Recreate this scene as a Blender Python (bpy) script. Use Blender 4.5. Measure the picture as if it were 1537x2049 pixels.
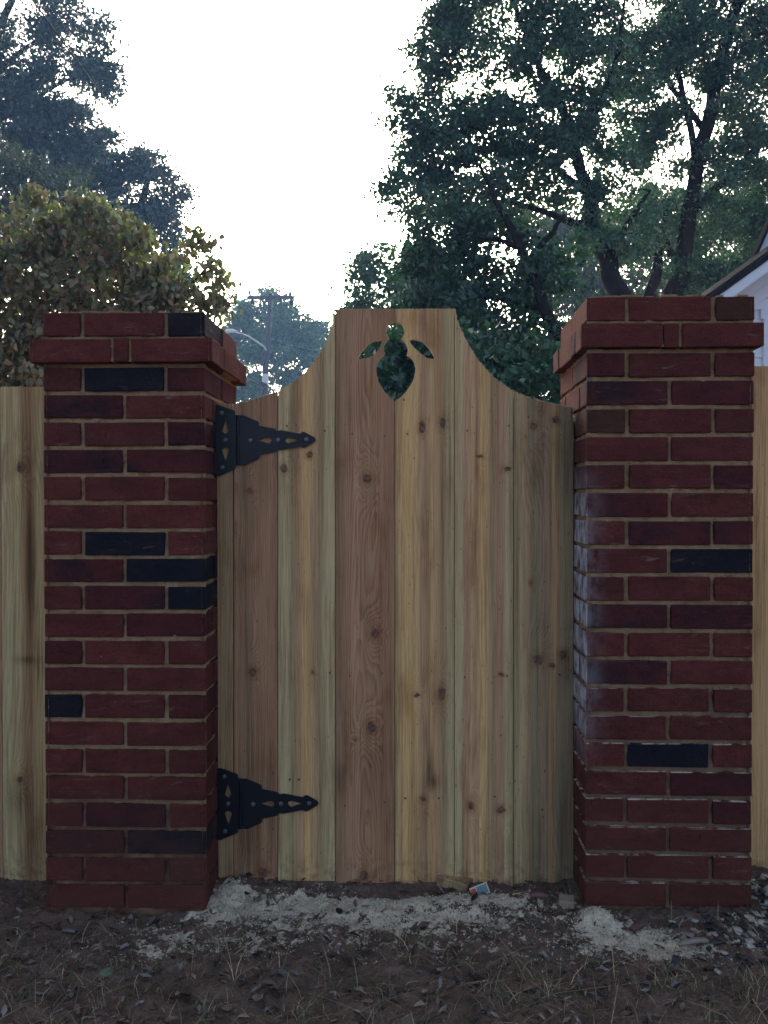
import bpy, bmesh, math, random
import numpy as np
from mathutils import Vector, Matrix, noise as mnoise

random.seed(7)
rng = np.random.default_rng(11)
for o in list(bpy.data.objects):
    bpy.data.objects.remove(o)
SC = bpy.context.scene
COL = SC.collection
R = math.radians

# ------------------------------------------------------------ camera, sky, sun
F = 1772.0
PITCH = R(0.79)
CAMZ = 1.03
cam = bpy.data.cameras.new('camera')
cam.lens = F / 2049 * 36
cam.sensor_width = 36
cam.clip_start = 0.05
cam.clip_end = 2000
co = bpy.data.objects.new('camera', cam)
co.location = (0, 0, CAMZ)
co.rotation_euler = (math.pi / 2 - PITCH, 0, 0)
COL.objects.link(co)
SC.camera = co

SUN_EL, SUN_ROT = 21, 3          # the bright side of the sky is behind the gate
w = bpy.data.worlds.new('World')
SC.world = w
w.use_nodes = True
wnt = w.node_tree
bg = wnt.nodes['Background']
sky = wnt.nodes.new('ShaderNodeTexSky')
sky.sky_type = 'NISHITA'
sky.sun_disc = False
sky.sun_elevation = R(SUN_EL)
sky.sun_rotation = R(SUN_ROT)
sky.air_density = 0.5
sky.dust_density = 6
sky.ozone_density = 0.0
wnt.links.new(sky.outputs[0], bg.inputs[0])
bg.inputs[1].default_value = 0.12
sl = bpy.data.lights.new('sun', 'SUN')
sl.energy = 0.5
sl.angle = R(12)
sl.color = (1, 0.93, 0.82)
so = bpy.data.objects.new('sun', sl)
so.rotation_euler = (R(SUN_EL) - math.pi / 2, 0, -R(SUN_ROT))
so.location = (0, 30, 20)
COL.objects.link(so)
vs = SC.view_settings
vs.view_transform = 'Standard'
vs.look = 'None'
vs.gamma = 1
vs.use_curve_mapping = False
vs.exposure = 2.3
SC.cycles.max_bounces = 6
SC.cycles.transparent_max_bounces = 4
SC.cycles.use_denoising = True


# ------------------------------------------------------------ helpers
def at(px, py, Y):
    """the point at distance Y that the photograph shows at pixel px, py"""
    dx = (px - 768.5) / F
    dy = -(py - 1024.5) / F
    fy = math.cos(PITCH) + dy * math.sin(PITCH)
    fz = -math.sin(PITCH) + dy * math.cos(PITCH)
    t = Y / fy
    return Vector((dx * t, Y, CAMZ + fz * t))


def lin(c):
    c = c / 255
    return c / 12.92 if c <= 0.04045 else ((c + 0.055) / 1.055) ** 2.4


KW = (0.39, 0.44, 0.50)


def seen(r, g, b, k=1.0):
    return tuple(min(0.85, lin(v) / K * k) for v, K in zip((r, g, b), KW)) + (1,)


def mesh(name, verts, faces, smooth=False):
    me = bpy.data.meshes.new(name)
    me.from_pydata([tuple(v) for v in verts], [], faces)
    if smooth:
        me.polygons.foreach_set('use_smooth', [True] * len(me.polygons))
    me.update()
    return me


def link(name, me, mats=None, parent=None, loc=None, kind=None):
    o = bpy.data.objects.new(name, me)
    COL.objects.link(o)
    if parent:
        o.parent = parent
    if loc is not None:
        o.location = loc
    if mats:
        for m in (mats if isinstance(mats, (list, tuple)) else [mats]):
            me.materials.append(m)
    if kind:
        o['kind'] = kind
    return o


def tag(o, label, cat, group=None, kind=None):
    o['label'] = label
    o['category'] = cat
    if group:
        o['group'] = group
    if kind:
        o['kind'] = kind
    return o


def thing(name, label, cat, loc=(0, 0, 0), rz=0, group=None):
    o = bpy.data.objects.new(name, None)
    o.empty_display_size = 0.1
    COL.objects.link(o)
    o.location = loc
    o.rotation_euler = (0, 0, rz)
    return tag(o, label, cat, group)


class MB:
    def __init__(s):
        s.v = []
        s.f = []

    def box(s, a, b, M=None):
        n = len(s.v)
        for z in (a[2], b[2]):
            for x, y in ((a[0], a[1]), (b[0], a[1]), (b[0], b[1]), (a[0], b[1])):
                p = Vector((x, y, z))
                s.v.append(M @ p if M else p)
        s.f += [(n, n + 3, n + 2, n + 1), (n + 4, n + 5, n + 6, n + 7), (n, n + 1, n + 5, n + 4),
                (n + 1, n + 2, n + 6, n + 5), (n + 2, n + 3, n + 7, n + 6), (n + 3, n, n + 4, n + 7)]
        return s

    def prism(s, poly, y0, y1):
        """poly of (x, z) counter-clockwise seen from -Y, extruded along y"""
        n = len(s.v)
        k = len(poly)
        s.v += [Vector((x, y0, z)) for x, z in poly] + [Vector((x, y1, z)) for x, z in poly]
        s.f.append(tuple(n + i for i in range(k)))
        s.f.append(tuple(n + k + i for i in reversed(range(k))))
        for i in range(k):
            j = (i + 1) % k
            s.f.append((n + j, n + i, n + k + i, n + k + j))
        return s

    def tube(s, pts, radii, sides=6, cap=True):
        pts = [Vector(p) for p in pts]
        rings = []
        prev = None
        for i, p in enumerate(pts):
            d = (pts[min(i + 1, len(pts) - 1)] - pts[max(i - 1, 0)])
            d = d.normalized() if d.length > 1e-9 else Vector((0, 0, 1))
            if prev is None:
                u = d.orthogonal().normalized()
            else:
                u = prev - d * prev.dot(d)
                u = u.normalized() if u.length > 1e-6 else d.orthogonal().normalized()
            prev = u
            v = d.cross(u)
            r = radii[i] if hasattr(radii, '__len__') else radii
            n = len(s.v)
            for k in range(sides):
                a = 2 * math.pi * k / sides
                s.v.append(p + (u * math.cos(a) + v * math.sin(a)) * r)
            rings.append(n)
        for a, b in zip(rings[:-1], rings[1:]):
            for k in range(sides):
                k2 = (k + 1) % sides
                s.f.append((a + k, a + k2, b + k2, b + k))
        if cap:
            s.f.append(tuple(rings[0] + k for k in reversed(range(sides))))
            s.f.append(tuple(rings[-1] + k for k in range(sides)))
        return s

    def build(s, name, mat, parent=None, loc=None, smooth=False, kind=None):
        return link(name, mesh(name, s.v, s.f, smooth), mat, parent, loc, kind)


# ------------------------------------------------------------ node helpers
class NT:
    def __init__(s, name):
        s.m = bpy.data.materials.new(name)
        s.m.use_nodes = True
        s.nt = s.m.node_tree
        s.b = s.nt.nodes['Principled BSDF']
        s.b.inputs['Specular IOR Level'].default_value = 0.3

    def n(s, t, **kw):
        nd = s.nt.nodes.new(t)
        for k, v in kw.items():
            setattr(nd, k, v)
        return nd

    def l(s, a, b):
        s.nt.links.new(a, b)

    def put(s, inp, v):
        if hasattr(v, 'is_output'):
            s.l(v, inp)
        elif v is not None:
            inp.default_value = v

    def math(s, op, a, b=None, c=None, clamp=False):
        nd = s.n('ShaderNodeMath', operation=op, use_clamp=clamp)
        for i, v in enumerate((a, b, c)):
            s.put(nd.inputs[i], v)
        return nd.outputs[0]

    def map(s, v, a, b, c=0.0, d=1.0, smooth=True):
        nd = s.n('ShaderNodeMapRange', interpolation_type='SMOOTHSTEP' if smooth else 'LINEAR')
        for i, x in enumerate((v, a, b, c, d)):
            s.put(nd.inputs[i], x)
        return nd.outputs[0]

    def mix(s, f, a, b, mode='MIX'):
        nd = s.n('ShaderNodeMix', data_type='RGBA', blend_type=mode)
        s.put(nd.inputs[0], f)
        s.put(nd.inputs[6], a)
        s.put(nd.inputs[7], b)
        return nd.outputs[2]

    def noise(s, vec, scale=5, detail=3, rough=0.55, dist=0.0):
        nd = s.n('ShaderNodeTexNoise')
        s.put(nd.inputs['Vector'], vec)
        nd.inputs['Scale'].default_value = scale
        nd.inputs['Detail'].default_value = detail
        nd.inputs['Roughness'].default_value = rough
        nd.inputs['Distortion'].default_value = dist
        return nd.outputs[0]

    def scale(s, vec, sc, loc=(0, 0, 0)):
        nd = s.n('ShaderNodeMapping')
        s.l(vec, nd.inputs[0])
        s.put(nd.inputs[1], loc)
        s.put(nd.inputs[3], sc)
        return nd.outputs[0]

    def ramp(s, v, stops, interp='LINEAR'):
        nd = s.n('ShaderNodeValToRGB')
        cr = nd.color_ramp
        cr.interpolation = interp
        while len(cr.elements) < len(stops):
            cr.elements.new(0.5)
        for e, (p, c) in zip(cr.elements, stops):
            e.position = p
            e.color = c if len(c) == 4 else (*c, 1)
        s.put(nd.inputs[0], v)
        return nd.outputs[0]

    def bump(s, h, strength=0.3, dist=0.002):
        nd = s.n('ShaderNodeBump')
        nd.inputs['Strength'].default_value = strength
        nd.inputs['Distance'].default_value = dist
        s.l(h, nd.inputs['Height'])
        s.l(nd.outputs[0], s.b.inputs['Normal'])

    def obj(s):
        return s.n('ShaderNodeTexCoord').outputs['Object']

    def pos(s):
        return s.n('ShaderNodeNewGeometry').outputs['Position']

    def rnd(s):
        return s.n('ShaderNodeObjectInfo').outputs['Random']

    def base(s, c, rough=0.8):
        s.put(s.b.inputs['Base Color'], c)
        s.put(s.b.inputs['Roughness'], rough)
        return s.m


def flat(name, c, rough=0.7, var=0.25, sc=30, bump=0.2, metal=0.0):
    t = NT(name)
    n = t.noise(t.obj(), sc, 4, 0.6)
    c = tuple(c[:3])
    col = t.mix(n, (*[v * (1 - var) for v in c], 1), (*[min(1, v * (1 + var)) for v in c], 1))
    t.bump(n, bump, 0.002)
    t.b.inputs['Metallic'].default_value = metal
    return t.base(col, rough)


# knot node group: grain bump, core mask, halo mask
KG = bpy.data.node_groups.new('wood_knot', 'ShaderNodeTree')
for nm in ('X', 'Z', 'KX', 'KZ', 'KR', 'KA'):
    KG.interface.new_socket(nm, in_out='INPUT', socket_type='NodeSocketFloat')
for nm in ('Lift', 'Core', 'Halo'):
    KG.interface.new_socket(nm, in_out='OUTPUT', socket_type='NodeSocketFloat')


def _kg():
    gi = KG.nodes.new('NodeGroupInput')
    go = KG.nodes.new('NodeGroupOutput')

    def m(op, a, b=None):
        nd = KG.nodes.new('ShaderNodeMath')
        nd.operation = op
        for i, v in enumerate((a, b)):
            if v is None:
                continue
            if hasattr(v, 'is_output'):
                KG.links.new(v, nd.inputs[i])
            else:
                nd.inputs[i].default_value = v
        return nd.outputs[0]
    X, Z, KX, KZ, KR, KA = [gi.outputs[i] for i in range(6)]
    dx = m('DIVIDE', m('SUBTRACT', X, KX), KR)
    dz = m('DIVIDE', m('SUBTRACT', Z, KZ), KR)
    e2 = m('ADD', m('POWER', m('DIVIDE', m('ABSOLUTE', dx), 2.0), 2.0), m('POWER', m('DIVIDE', m('ABSOLUTE', dz), 4.5), 2.0))
    KG.links.new(m('EXPONENT', m('MULTIPLY', e2, -1.0)), go.inputs[0])
    d = m('SQRT', m('ADD', m('MULTIPLY', dx, dx), m('MULTIPLY', m('MULTIPLY', dz, dz), KA)))
    for k, (a, b) in enumerate(((1.15, 0.7), (2.6, 0.9))):
        nd = KG.nodes.new('ShaderNodeMapRange')
        nd.interpolation_type = 'SMOOTHSTEP'
        KG.links.new(d, nd.inputs[0])
        nd.inputs[1].default_value = a
        nd.inputs[2].default_value = b
        # reversed range: 1 inside
        nd.inputs[1].default_value = b
        nd.inputs[2].default_value = a
        nd.inputs[3].default_value = 1
        nd.inputs[4].default_value = 0
        KG.links.new(nd.outputs[0], go.inputs[1 + k])


_kg()


def wood(name, x0, x1, stops, knots=(), cath=0.0, grain=0.5, freq=150, seed=0.0, wob=0.016, stain=0.3,
         cx=None, streaks=(), flip=1):
    """pine board: stops = colour bands across the width, knots = (x, z, r) in the board's own coordinates,
    streaks = (x, z, half width, half length, strength) dark stains along the grain"""
    t = NT(name)
    P = t.obj()
    sx = t.n('ShaderNodeSeparateXYZ')
    t.l(P, sx.inputs[0])
    x, z = sx.outputs[0], sx.outputs[2]
    off = (seed, seed * 0.37, seed * 1.7)
    low = t.noise(t.scale(P, (9, 9, 1.5), off), 1, 2, 0.5)
    mid = t.noise(t.scale(P, (60, 60, 4), off), 1, 2, 0.5)
    lift = core = halo = 0.0
    kw1 = t.noise(P, 55, 2, 0.5)
    kw2 = t.noise(t.scale(P, (1, 1, 1), (3, 5, 7)), 55, 2, 0.5)
    xk = t.math('ADD', x, t.math('MULTIPLY', t.math('SUBTRACT', kw1, 0.5), 0.014))
    zk = t.math('ADD', z, t.math('MULTIPLY', t.math('SUBTRACT', kw2, 0.5), 0.014))
    for kx, kz, kr in knots:
        g = t.n('ShaderNodeGroup')
        g.node_tree = KG
        t.l(xk, g.inputs[0])
        t.l(zk, g.inputs[1])
        g.inputs[2].default_value = kx
        g.inputs[3].default_value = kz
        g.inputs[4].default_value = kr
        g.inputs[5].default_value = random.choice((.35, .6, .8, 1.3, 2.2))
        small = 0.5 if kr < 0.0065 else 1.0
        lift = t.math('ADD', t.math('MULTIPLY', g.outputs[0], small * 1.0), lift)
        core = t.math('MAXIMUM', t.math('MULTIPLY', g.outputs[1], small if small == 1 else 0.6), core)
        halo = t.math('MAXIMUM', g.outputs[2], halo)
    xw = t.math('ADD', x, t.math('ADD', t.math('MULTIPLY', t.math('SUBTRACT', low, 0.5), wob * 2),
                                 t.math('MULTIPLY', t.math('SUBTRACT', mid, 0.5), 0.006)))
    tt = t.map(xw, x0, x1, 0, 1, False)
    col = t.ramp(tt, stops)
    # growth rings
    cxx = (x0 + x1) / 2 if cx is None else cx
    dx = t.math('SUBTRACT', xw, cxx)
    ph = t.math('MULTIPLY', t.math('SUBTRACT', x, cxx), 1.0)
    ph = t.math('ADD', ph, t.math('MULTIPLY', t.math('SUBTRACT', low, 0.5), 0.12))
    if cath:
        ph = t.math('ADD', t.math('MULTIPLY', t.math('MULTIPLY', dx, dx), cath * 16), t.math('MULTIPLY', z, 0.03 * flip))
        ph = t.math('ADD', ph, t.math('MULTIPLY', low, 0.10))
    if knots:
        ph = t.math('ADD', ph, t.math('MULTIPLY', lift, 0.045))
    ph = t.math('ADD', ph, t.math('MULTIPLY', mid, 0.006))
    s = t.math('FRACT', t.math('MULTIPLY', ph, freq))
    ring = t.math('MULTIPLY', t.map(s, 0.25, 0.9), t.map(s, 1.0, 0.93))
    fiber = t.noise(t.scale(P, (420, 420, 9), off), 1, 3, 0.6)
    fib2 = t.noise(t.scale(P, (130, 130, 2.2), off), 1, 4, 0.65)
    fib3 = t.noise(t.scale(P, (42, 42, 0.9), (seed, 1, seed)), 1, 3, 0.6)
    broad = t.noise(t.scale(P, (22, 22, 2.2), (seed * 2, 3, seed)), 1, 4, 0.6)
    patch = t.noise(t.scale(P, (12, 12, 4), (seed * 3, 7, seed)), 1, 4, 0.6)
    dk = t.math('MULTIPLY', t.math('MULTIPLY', ring, grain), t.map(patch, 0.3, 0.65, 0.35, 1.0))
    col = t.mix(dk, col, (0.50, 0.37, 0.27, 1), 'MULTIPLY')
    col = t.mix(t.map(fib3, 0.45, 0.7, 0, 0.5), col, (0.72, 0.60, 0.48, 1), 'MULTIPLY')
    col = t.mix(t.map(fib3, 0.45, 0.25, 0, 0.5), col, (1.22, 1.18, 1.05, 1), 'MULTIPLY')
    col = t.mix(t.map(fiber, 0.36, 0.72, 0, 0.42), col, (0.5, 0.45, 0.38, 1), 'MULTIPLY')
    col = t.mix(t.map(fib2, 0.46, 0.72, 0, 0.65), col, (0.52, 0.43, 0.35, 1), 'MULTIPLY')
    col = t.mix(t.map(fib2, 0.45, 0.2, 0, 0.35), col, (1.25, 1.2, 1.1, 1), 'MULTIPLY')
    gs = t.math('MULTIPLY', t.map(broad, 0.52, 0.7), stain)
    col = t.mix(gs, col, (0.60, 0.66, 0.58, 1), 'MULTIPLY')
    col = t.mix(t.map(patch, 0.52, 0.72, 0, 0.75), col, (0.66, 0.58, 0.53, 1), 'MULTIPLY')
    worn = t.noise(t.scale(P, (70, 70, 11), (seed, 9, 2)), 1, 5, 0.75)
    col = t.mix(t.map(worn, 0.58, 0.72, 0, 0.55), col, (0.50, 0.46, 0.42, 1), 'MULTIPLY')
    spk = t.noise(t.scale(P, (160, 160, 60), off), 1, 2, 0.5)
    col = t.mix(t.map(spk, 0.70, 0.76, 0, 0.75), col, (0.35, 0.24, 0.16, 1), 'MULTIPLY')
    if knots:
        kn = t.noise(P, 120, 3, 0.6)
        col = t.mix(t.math('MULTIPLY', halo, t.map(kn, 0.25, 0.75, 0.1, 0.75)), col, (0.66, 0.46, 0.32, 1), 'MULTIPLY')
        kc = t.mix(t.map(kn, 0.35, 0.65), (0.05, 0.030, 0.022, 1), (0.19, 0.10, 0.062, 1))
        col = t.mix(t.math('MULTIPLY', core, t.map(kn, 0.2, 0.7, 1.0, 0.75)), col, kc)
    for (qx, qz, qw, ql, qs) in streaks:
        a = t.math('DIVIDE', t.math('SUBTRACT', xw, qx), qw)
        b = t.math('DIVIDE', t.math('SUBTRACT', z, qz), ql)
        e = t.math('EXPONENT', t.math('MULTIPLY', t.math('ADD', t.math('MULTIPLY', a, a), t.math('MULTIPLY', b, b)), -1.0))
        e = t.math('MULTIPLY', e, t.map(fib2, 0.25, 0.6, 0.3, 1.0))
        col = t.mix(t.math('MULTIPLY', e, qs), col, (0.22, 0.19, 0.17, 1), 'MULTIPLY')
    # mud splashed up from the soil on the lowest part
    mud = t.math('MULTIPLY', t.map(t.noise(P, 40, 4, 0.6), 0.45, 0.65), t.map(z, 0.12, 0.0))
    col = t.mix(t.math('MULTIPLY', mud, 0.5), col, (0.06, 0.04, 0.03, 1))
    h = t.math('ADD', t.math('MULTIPLY', fiber, 0.6), t.math('MULTIPLY', ring, -0.4))
    t.bump(h, 0.35, 0.0012)
    t.b.inputs['Specular IOR Level'].default_value = 0.2
    return t.base(col, 0.78)


# ------------------------------------------------------------ ground
def hat(x, c, s):
    return np.exp(-((x - c) / s) ** 2)


def ground_z(x, y):
    x = np.asarray(x, float)
    y = np.asarray(y, float)
    z = 0.028 * (1 / (1 + np.exp(-(x - 0.35) / 0.15))) * np.clip(1.4 - np.abs(y - 2.2), 0, 1)
    z = z - 0.012 * hat(x, -0.75, 0.35) * hat(y, 2.3, .5)
    z = z + 0.036 * hat(x, -0.40, 0.07) * hat(y, 2.30, 0.09)          # heap at the left pillar foot
    z = z + 0.030 * hat(x, -0.28, 0.12) * hat(y, 2.40, 0.09)
    z = z + 0.016 * hat(x, 0.02, 0.22) * hat(y, 2.345, 0.03) - 0.010 * hat(x, 0.1, 0.28) * hat(y, 2.28, 0.03)   # scraped hollow before the gate
    z = z + 0.012 * hat(x, 0.15, 0.25) * hat(y, 2.22, 0.07)
    z = z + 0.030 * hat(x, 0.50, 0.06) * hat(y, 2.10, 0.045)           # sawdust heap, right pillar
    z = z + 0.018 * hat(x, 0.95, 0.12) * hat(y, 2.12, 0.06)
    near = np.exp(-(x ** 2 + (y - 2) ** 2) / 9)
    z = z + near * (0.006 * np.sin(x * 17 + 2 * np.sin(y * 9)) * np.sin(y * 21 + 1.5 * np.sin(x * 11))
                    + 0.004 * np.sin(x * 43 + y * 29) * np.sin(y * 51 - x * 23))
    far = 1 - np.exp(-((x / 9) ** 2 + ((y - 2) / 9) ** 2))
    z = z + far * 0.12 * np.sin(x * 0.35) * np.cos(y * 0.27)
    return z


def sawdust(x, y):
    m = 1.0 * hat(x, -0.40, 0.075) * hat(y, 2.26, 0.085)
    m += 0.8 * hat(x, -0.30, 0.15) * hat(y, 2.20, 0.05)
    m += 0.9 * hat(x, -0.17, 0.12) * hat(y, 2.27, 0.035)
    m += 0.75 * hat(x, -0.05, 0.14) * hat(y, 2.22, 0.04)
    m += 0.9 * hat(x, 0.10, 0.12) * hat(y, 2.23, 0.03)
    m += 0.85 * hat(x, 0.30, 0.13) * hat(y, 2.24, 0.045)
    m += 0.6 * hat(x, 0.15, 0.3) * hat(y, 2.15, 0.05)
    m += 1.0 * hat(x, 0.50, 0.05) * hat(y, 2.10, 0.05)
    m += 0.75 * hat(x, 0.58, 0.12) * hat(y, 2.03, 0.05)
    m += 0.7 * hat(x, 0.62, 0.1) * hat(y, 1.96, 0.03)
    m += 0.95 * hat(x, 0.88, 0.08) * hat(y, 2.07, 0.04)
    m += 0.35 * hat(x, -0.52, 0.08) * hat(y, 2.08, 0.03)
    m += 0.25 * hat(x, -0.5, 0.2) * hat(y, 2.02, 0.05)
    m += 0.42 * hat(x, -0.1, 0.5) * hat(y, 2.12, 0.07)
    m += 0.40 * hat(x, 0.6, 0.4) * hat(y, 1.98, 0.07)
    m += 0.22 * hat(x, -0.2, 0.4) * hat(y, 2.02, 0.06)
    return m


def spaced(c, fine, half, far, g):
    a = list(np.arange(0, half, fine))
    st = fine
    while a[-1] < far:
        st *= g
        a.append(a[-1] + st)
    a = np.array(a)
    return np.concatenate([c - a[:0:-1], c + a])


gx = spaced(0, 0.009, 1.15, 260, 1.16)
gy = spaced(2.05, 0.009, 0.62, 400, 1.16)
GX, GY = np.meshgrid(gx, gy)
GZ = ground_z(GX, GY)
nearm = (np.abs(GX) < 1.4) & (np.abs(GY - 2.05) < 0.9)
GZ[nearm] += rng.normal(0, 0.0026, nearm.sum()) + np.array([mnoise.noise(Vector((a * 26, b * 26, 1))) * .006 + mnoise.noise(Vector((a * 60, b * 60, 4))) * .004 for a, b in zip(GX[nearm], GY[nearm])])
nx, ny = len(gx), len(gy)
gv = np.stack([GX, GY, GZ], -1).reshape(-1, 3)
ii = np.arange(nx * ny).reshape(ny, nx)
gf = np.stack([ii[:-1, :-1], ii[:-1, 1:], ii[1:, 1:], ii[1:, :-1]], -1).reshape(-1, 4)
gme = bpy.data.meshes.new('ground')
gme.vertices.add(len(gv))
gme.vertices.foreach_set('co', gv.ravel())
gme.loops.add(gf.size)
gme.loops.foreach_set('vertex_index', gf.ravel().astype(np.int32))
gme.polygons.add(len(gf))
gme.polygons.foreach_set('loop_start', np.arange(0, gf.size, 4, dtype=np.int32))
gme.polygons.foreach_set('use_smooth', np.ones(len(gf), bool))
gme.update()
at_s = gme.attributes.new('dust', 'FLOAT', 'POINT')
at_s.data.foreach_set('value', sawdust(GX, GY).ravel().astype(np.float32))

t = NT('soil')
P = t.pos()
n1 = t.noise(P, 9, 5, 0.6)
n2 = t.noise(P, 70, 5, 0.7)
n3 = t.noise(P, 260, 3, 0.7)
col = t.ramp(n1, [(0.3, (0.050, 0.033, 0.023)), (0.45, (0.115, 0.078, 0.052)), (0.6, (0.140, 0.088, 0.062)), (0.75, (0.20, 0.165, 0.125))])
col = t.mix(t.map(n2, 0.35, 0.7), col, (1.5, 1.45, 1.4, 1), 'MULTIPLY')
col = t.mix(t.map(n3, 0.6, 0.75, 0, 0.5), col, (0.16, 0.13, 0.10, 1))
ad = t.n('ShaderNodeAttribute', attribute_name='dust')
dm = t.math('ADD', ad.outputs['Fac'], t.math('MULTIPLY', t.math('SUBTRACT', n2, 0.5), 2.2))
dm = t.math('ADD', dm, t.math('MULTIPLY', t.math('SUBTRACT', t.noise(P, 22, 5, 0.7), 0.5), 3.2))
dm = t.math('MULTIPLY', t.map(dm, 0.44, 0.72), t.map(ad.outputs['Fac'], 0.03, 0.3))
dcol = t.mix(t.noise(P, 14, 3), (0.85, 0.70, 0.43, 1), (0.78, 0.68, 0.55, 1))
dcol = t.mix(t.map(n3, 0.3, 0.7), dcol, (0.62, 0.6, 0.55, 1), 'MULTIPLY')
col = t.mix(dm, col, dcol)
t.bump(t.math('ADD', n2, t.math('MULTIPLY', n3, 0.5)), 0.8, 0.012)
t.b.inputs['Specular IOR Level'].default_value = 0.15
M_soil = t.base(col, 0.95)
ground = link('ground', gme, M_soil)
ground['kind'] = 'structure'


# ------------------------------------------------------------ brick pillars
def brick_mat(name, c1, c2, char=0.0, pale=0.38):
    t = NT(name)
    P = t.obj()
    r = t.rnd()
    cmb = t.n('ShaderNodeCombineXYZ')
    for i, k in enumerate((17.0, 31.0, 47.0)):
        t.l(t.math('MULTIPLY', r, k), cmb.inputs[i])
    va = t.n('ShaderNodeVectorMath', operation='ADD')
    t.l(P, va.inputs[0])
    t.l(cmb.outputs[0], va.inputs[1])
    Q = va.outputs[0]
    a = t.noise(t.scale(Q, (9, 9, 18)), 1, 4, 0.6)
    f = t.noise(Q, 220, 4, 0.7)
    col = t.mix(t.map(a, 0.3, 0.7), (*c1, 1), (*c2, 1))
    col = t.mix(t.map(r, 0, 1, 0.0, 0.5, False), col, (0.50, 0.62, 0.74, 1), 'MULTIPLY')
    if char:
        b = t.noise(t.scale(Q, (7, 7, 9)), 1, 3, 0.6)
        col = t.mix(t.map(b, 0.5, 0.62, 0, char), col, (0.013, 0.014, 0.018, 1))
    m2 = t.noise(t.scale(Q, (38, 38, 70)), 1, 5, 0.7)
    col = t.mix(t.map(m2, 0.42, 0.68, 0, 0.55), col, (0.55, 0.52, 0.54, 1), 'MULTIPLY')
    col = t.mix(t.map(m2, 0.40, 0.22, 0, 0.55), col, (1.4, 1.35, 1.3, 1), 'MULTIPLY')
    col = t.mix(t.map(f, 0.35, 0.75, 0, 0.65), col, (0.5, 0.5, 0.52, 1), 'MULTIPLY')
    pit = t.noise(Q, 130, 2, 0.5)
    col = t.mix(t.map(pit, 0.66, 0.74, 0, 0.8), col, (0.25, 0.25, 0.27, 1), 'MULTIPLY')
    # mortar smears and scratches
    s = t.noise(t.scale(Q, (16, 16, 75)), 1, 6, 0.72, 0.6)
    some = t.map(t.noise(t.scale(Q, (5, 5, 8)), 1, 2, 0.5), 0.44, 0.62)
    col = t.mix(t.math('MULTIPLY', t.math('MULTIPLY', t.map(s, 0.57, 0.74), some), pale), col, (0.36, 0.29, 0.23, 1))
    g = t.noise(Q, 60, 5, 0.75)
    col = t.mix(t.map(g, 0.70, 0.76, 0, min(1, pale * 2)), col, (0.42, 0.36, 0.30, 1))
    # lime bloom and sawdust as they lie on the right pillar (its own marks)
    G = t.n('ShaderNodeNewGeometry')
    sp = t.n('ShaderNodeSeparateXYZ')
    t.l(G.outputs['Position'], sp.inputs[0])
    sn = t.n('ShaderNodeSeparateXYZ')
    t.l(G.outputs['Normal'], sn.inputs[0])
    wn = t.noise(t.scale(G.outputs['Position'], (30, 30, 18)), 1, 4, 0.65)
    right = t.math('GREATER_THAN', sp.outputs[0], 0.3)
    zone = t.math('MULTIPLY', t.map(sp.outputs[2], 0.33, 0.55), t.map(sp.outputs[2], 1.15, 0.95))
    edge = t.map(sp.outputs[0], 0.575, 0.495)
    face = t.math('MULTIPLY', t.math('GREATER_THAN', t.math('MULTIPLY', sn.outputs[0], -1), 0.55), t.math('LESS_THAN', sp.outputs[0], 0.53))
    bl = t.math('MULTIPLY', t.math('MULTIPLY', right, zone), t.math('MAXIMUM', t.math('MULTIPLY', t.math('MULTIPLY', edge, edge), 0.22), t.math('MULTIPLY', face, 0.9)))
    bl = t.math('MULTIPLY', bl, t.map(wn, 0.3, 0.62))
    col = t.mix(bl, col, (0.50, 0.50, 0.50, 1))
    top = t.math('MULTIPLY', t.math('GREATER_THAN', sn.outputs[2], 0.5), t.map(sp.outputs[2], 0.75, 0.3))
    top = t.math('MULTIPLY', t.math('MULTIPLY', top, right), t.map(t.noise(G.outputs['Position'], 34, 4), 0.42, 0.58))
    col = t.mix(top, col, (0.50, 0.42, 0.31, 1))
    # red clay splash on the lowest courses
    cl = t.math('MULTIPLY', t.map(sp.outputs[2], 0.42, 0.02), t.map(t.noise(G.outputs['Position'], 13, 4, 0.6), 0.25, 0.7))
    col = t.mix(t.math('MULTIPLY', cl, 0.75), col, (0.085, 0.035, 0.022, 1))
    t.bump(t.math('ADD', t.math('ADD', f, t.math('MULTIPLY', s, 0.6)), t.math('ADD', t.math('MULTIPLY', pit, -0.8), m2)), 0.8, 0.0025)
    t.b.inputs['Specular IOR Level'].default_value = 0.12
    return t.base(col, 0.92)


BM = {
    'r': brick_mat('red_brick', (0.108, 0.027, 0.020), (0.155, 0.039, 0.027)),
    'p': brick_mat('plum_brick', (0.076, 0.021, 0.020), (0.112, 0.026, 0.021), 0.55),
    'k': brick_mat('charcoal_brick', (0.013, 0.014, 0.019), (0.024, 0.018, 0.021), 0.5),
    'm': brick_mat('flashed_brick', (0.100, 0.022, 0.017), (0.075, 0.020, 0.017), 0.95),
    'b': brick_mat('brown_brick', (0.095, 0.036, 0.020), (0.075, 0.028, 0.018)),
}

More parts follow.
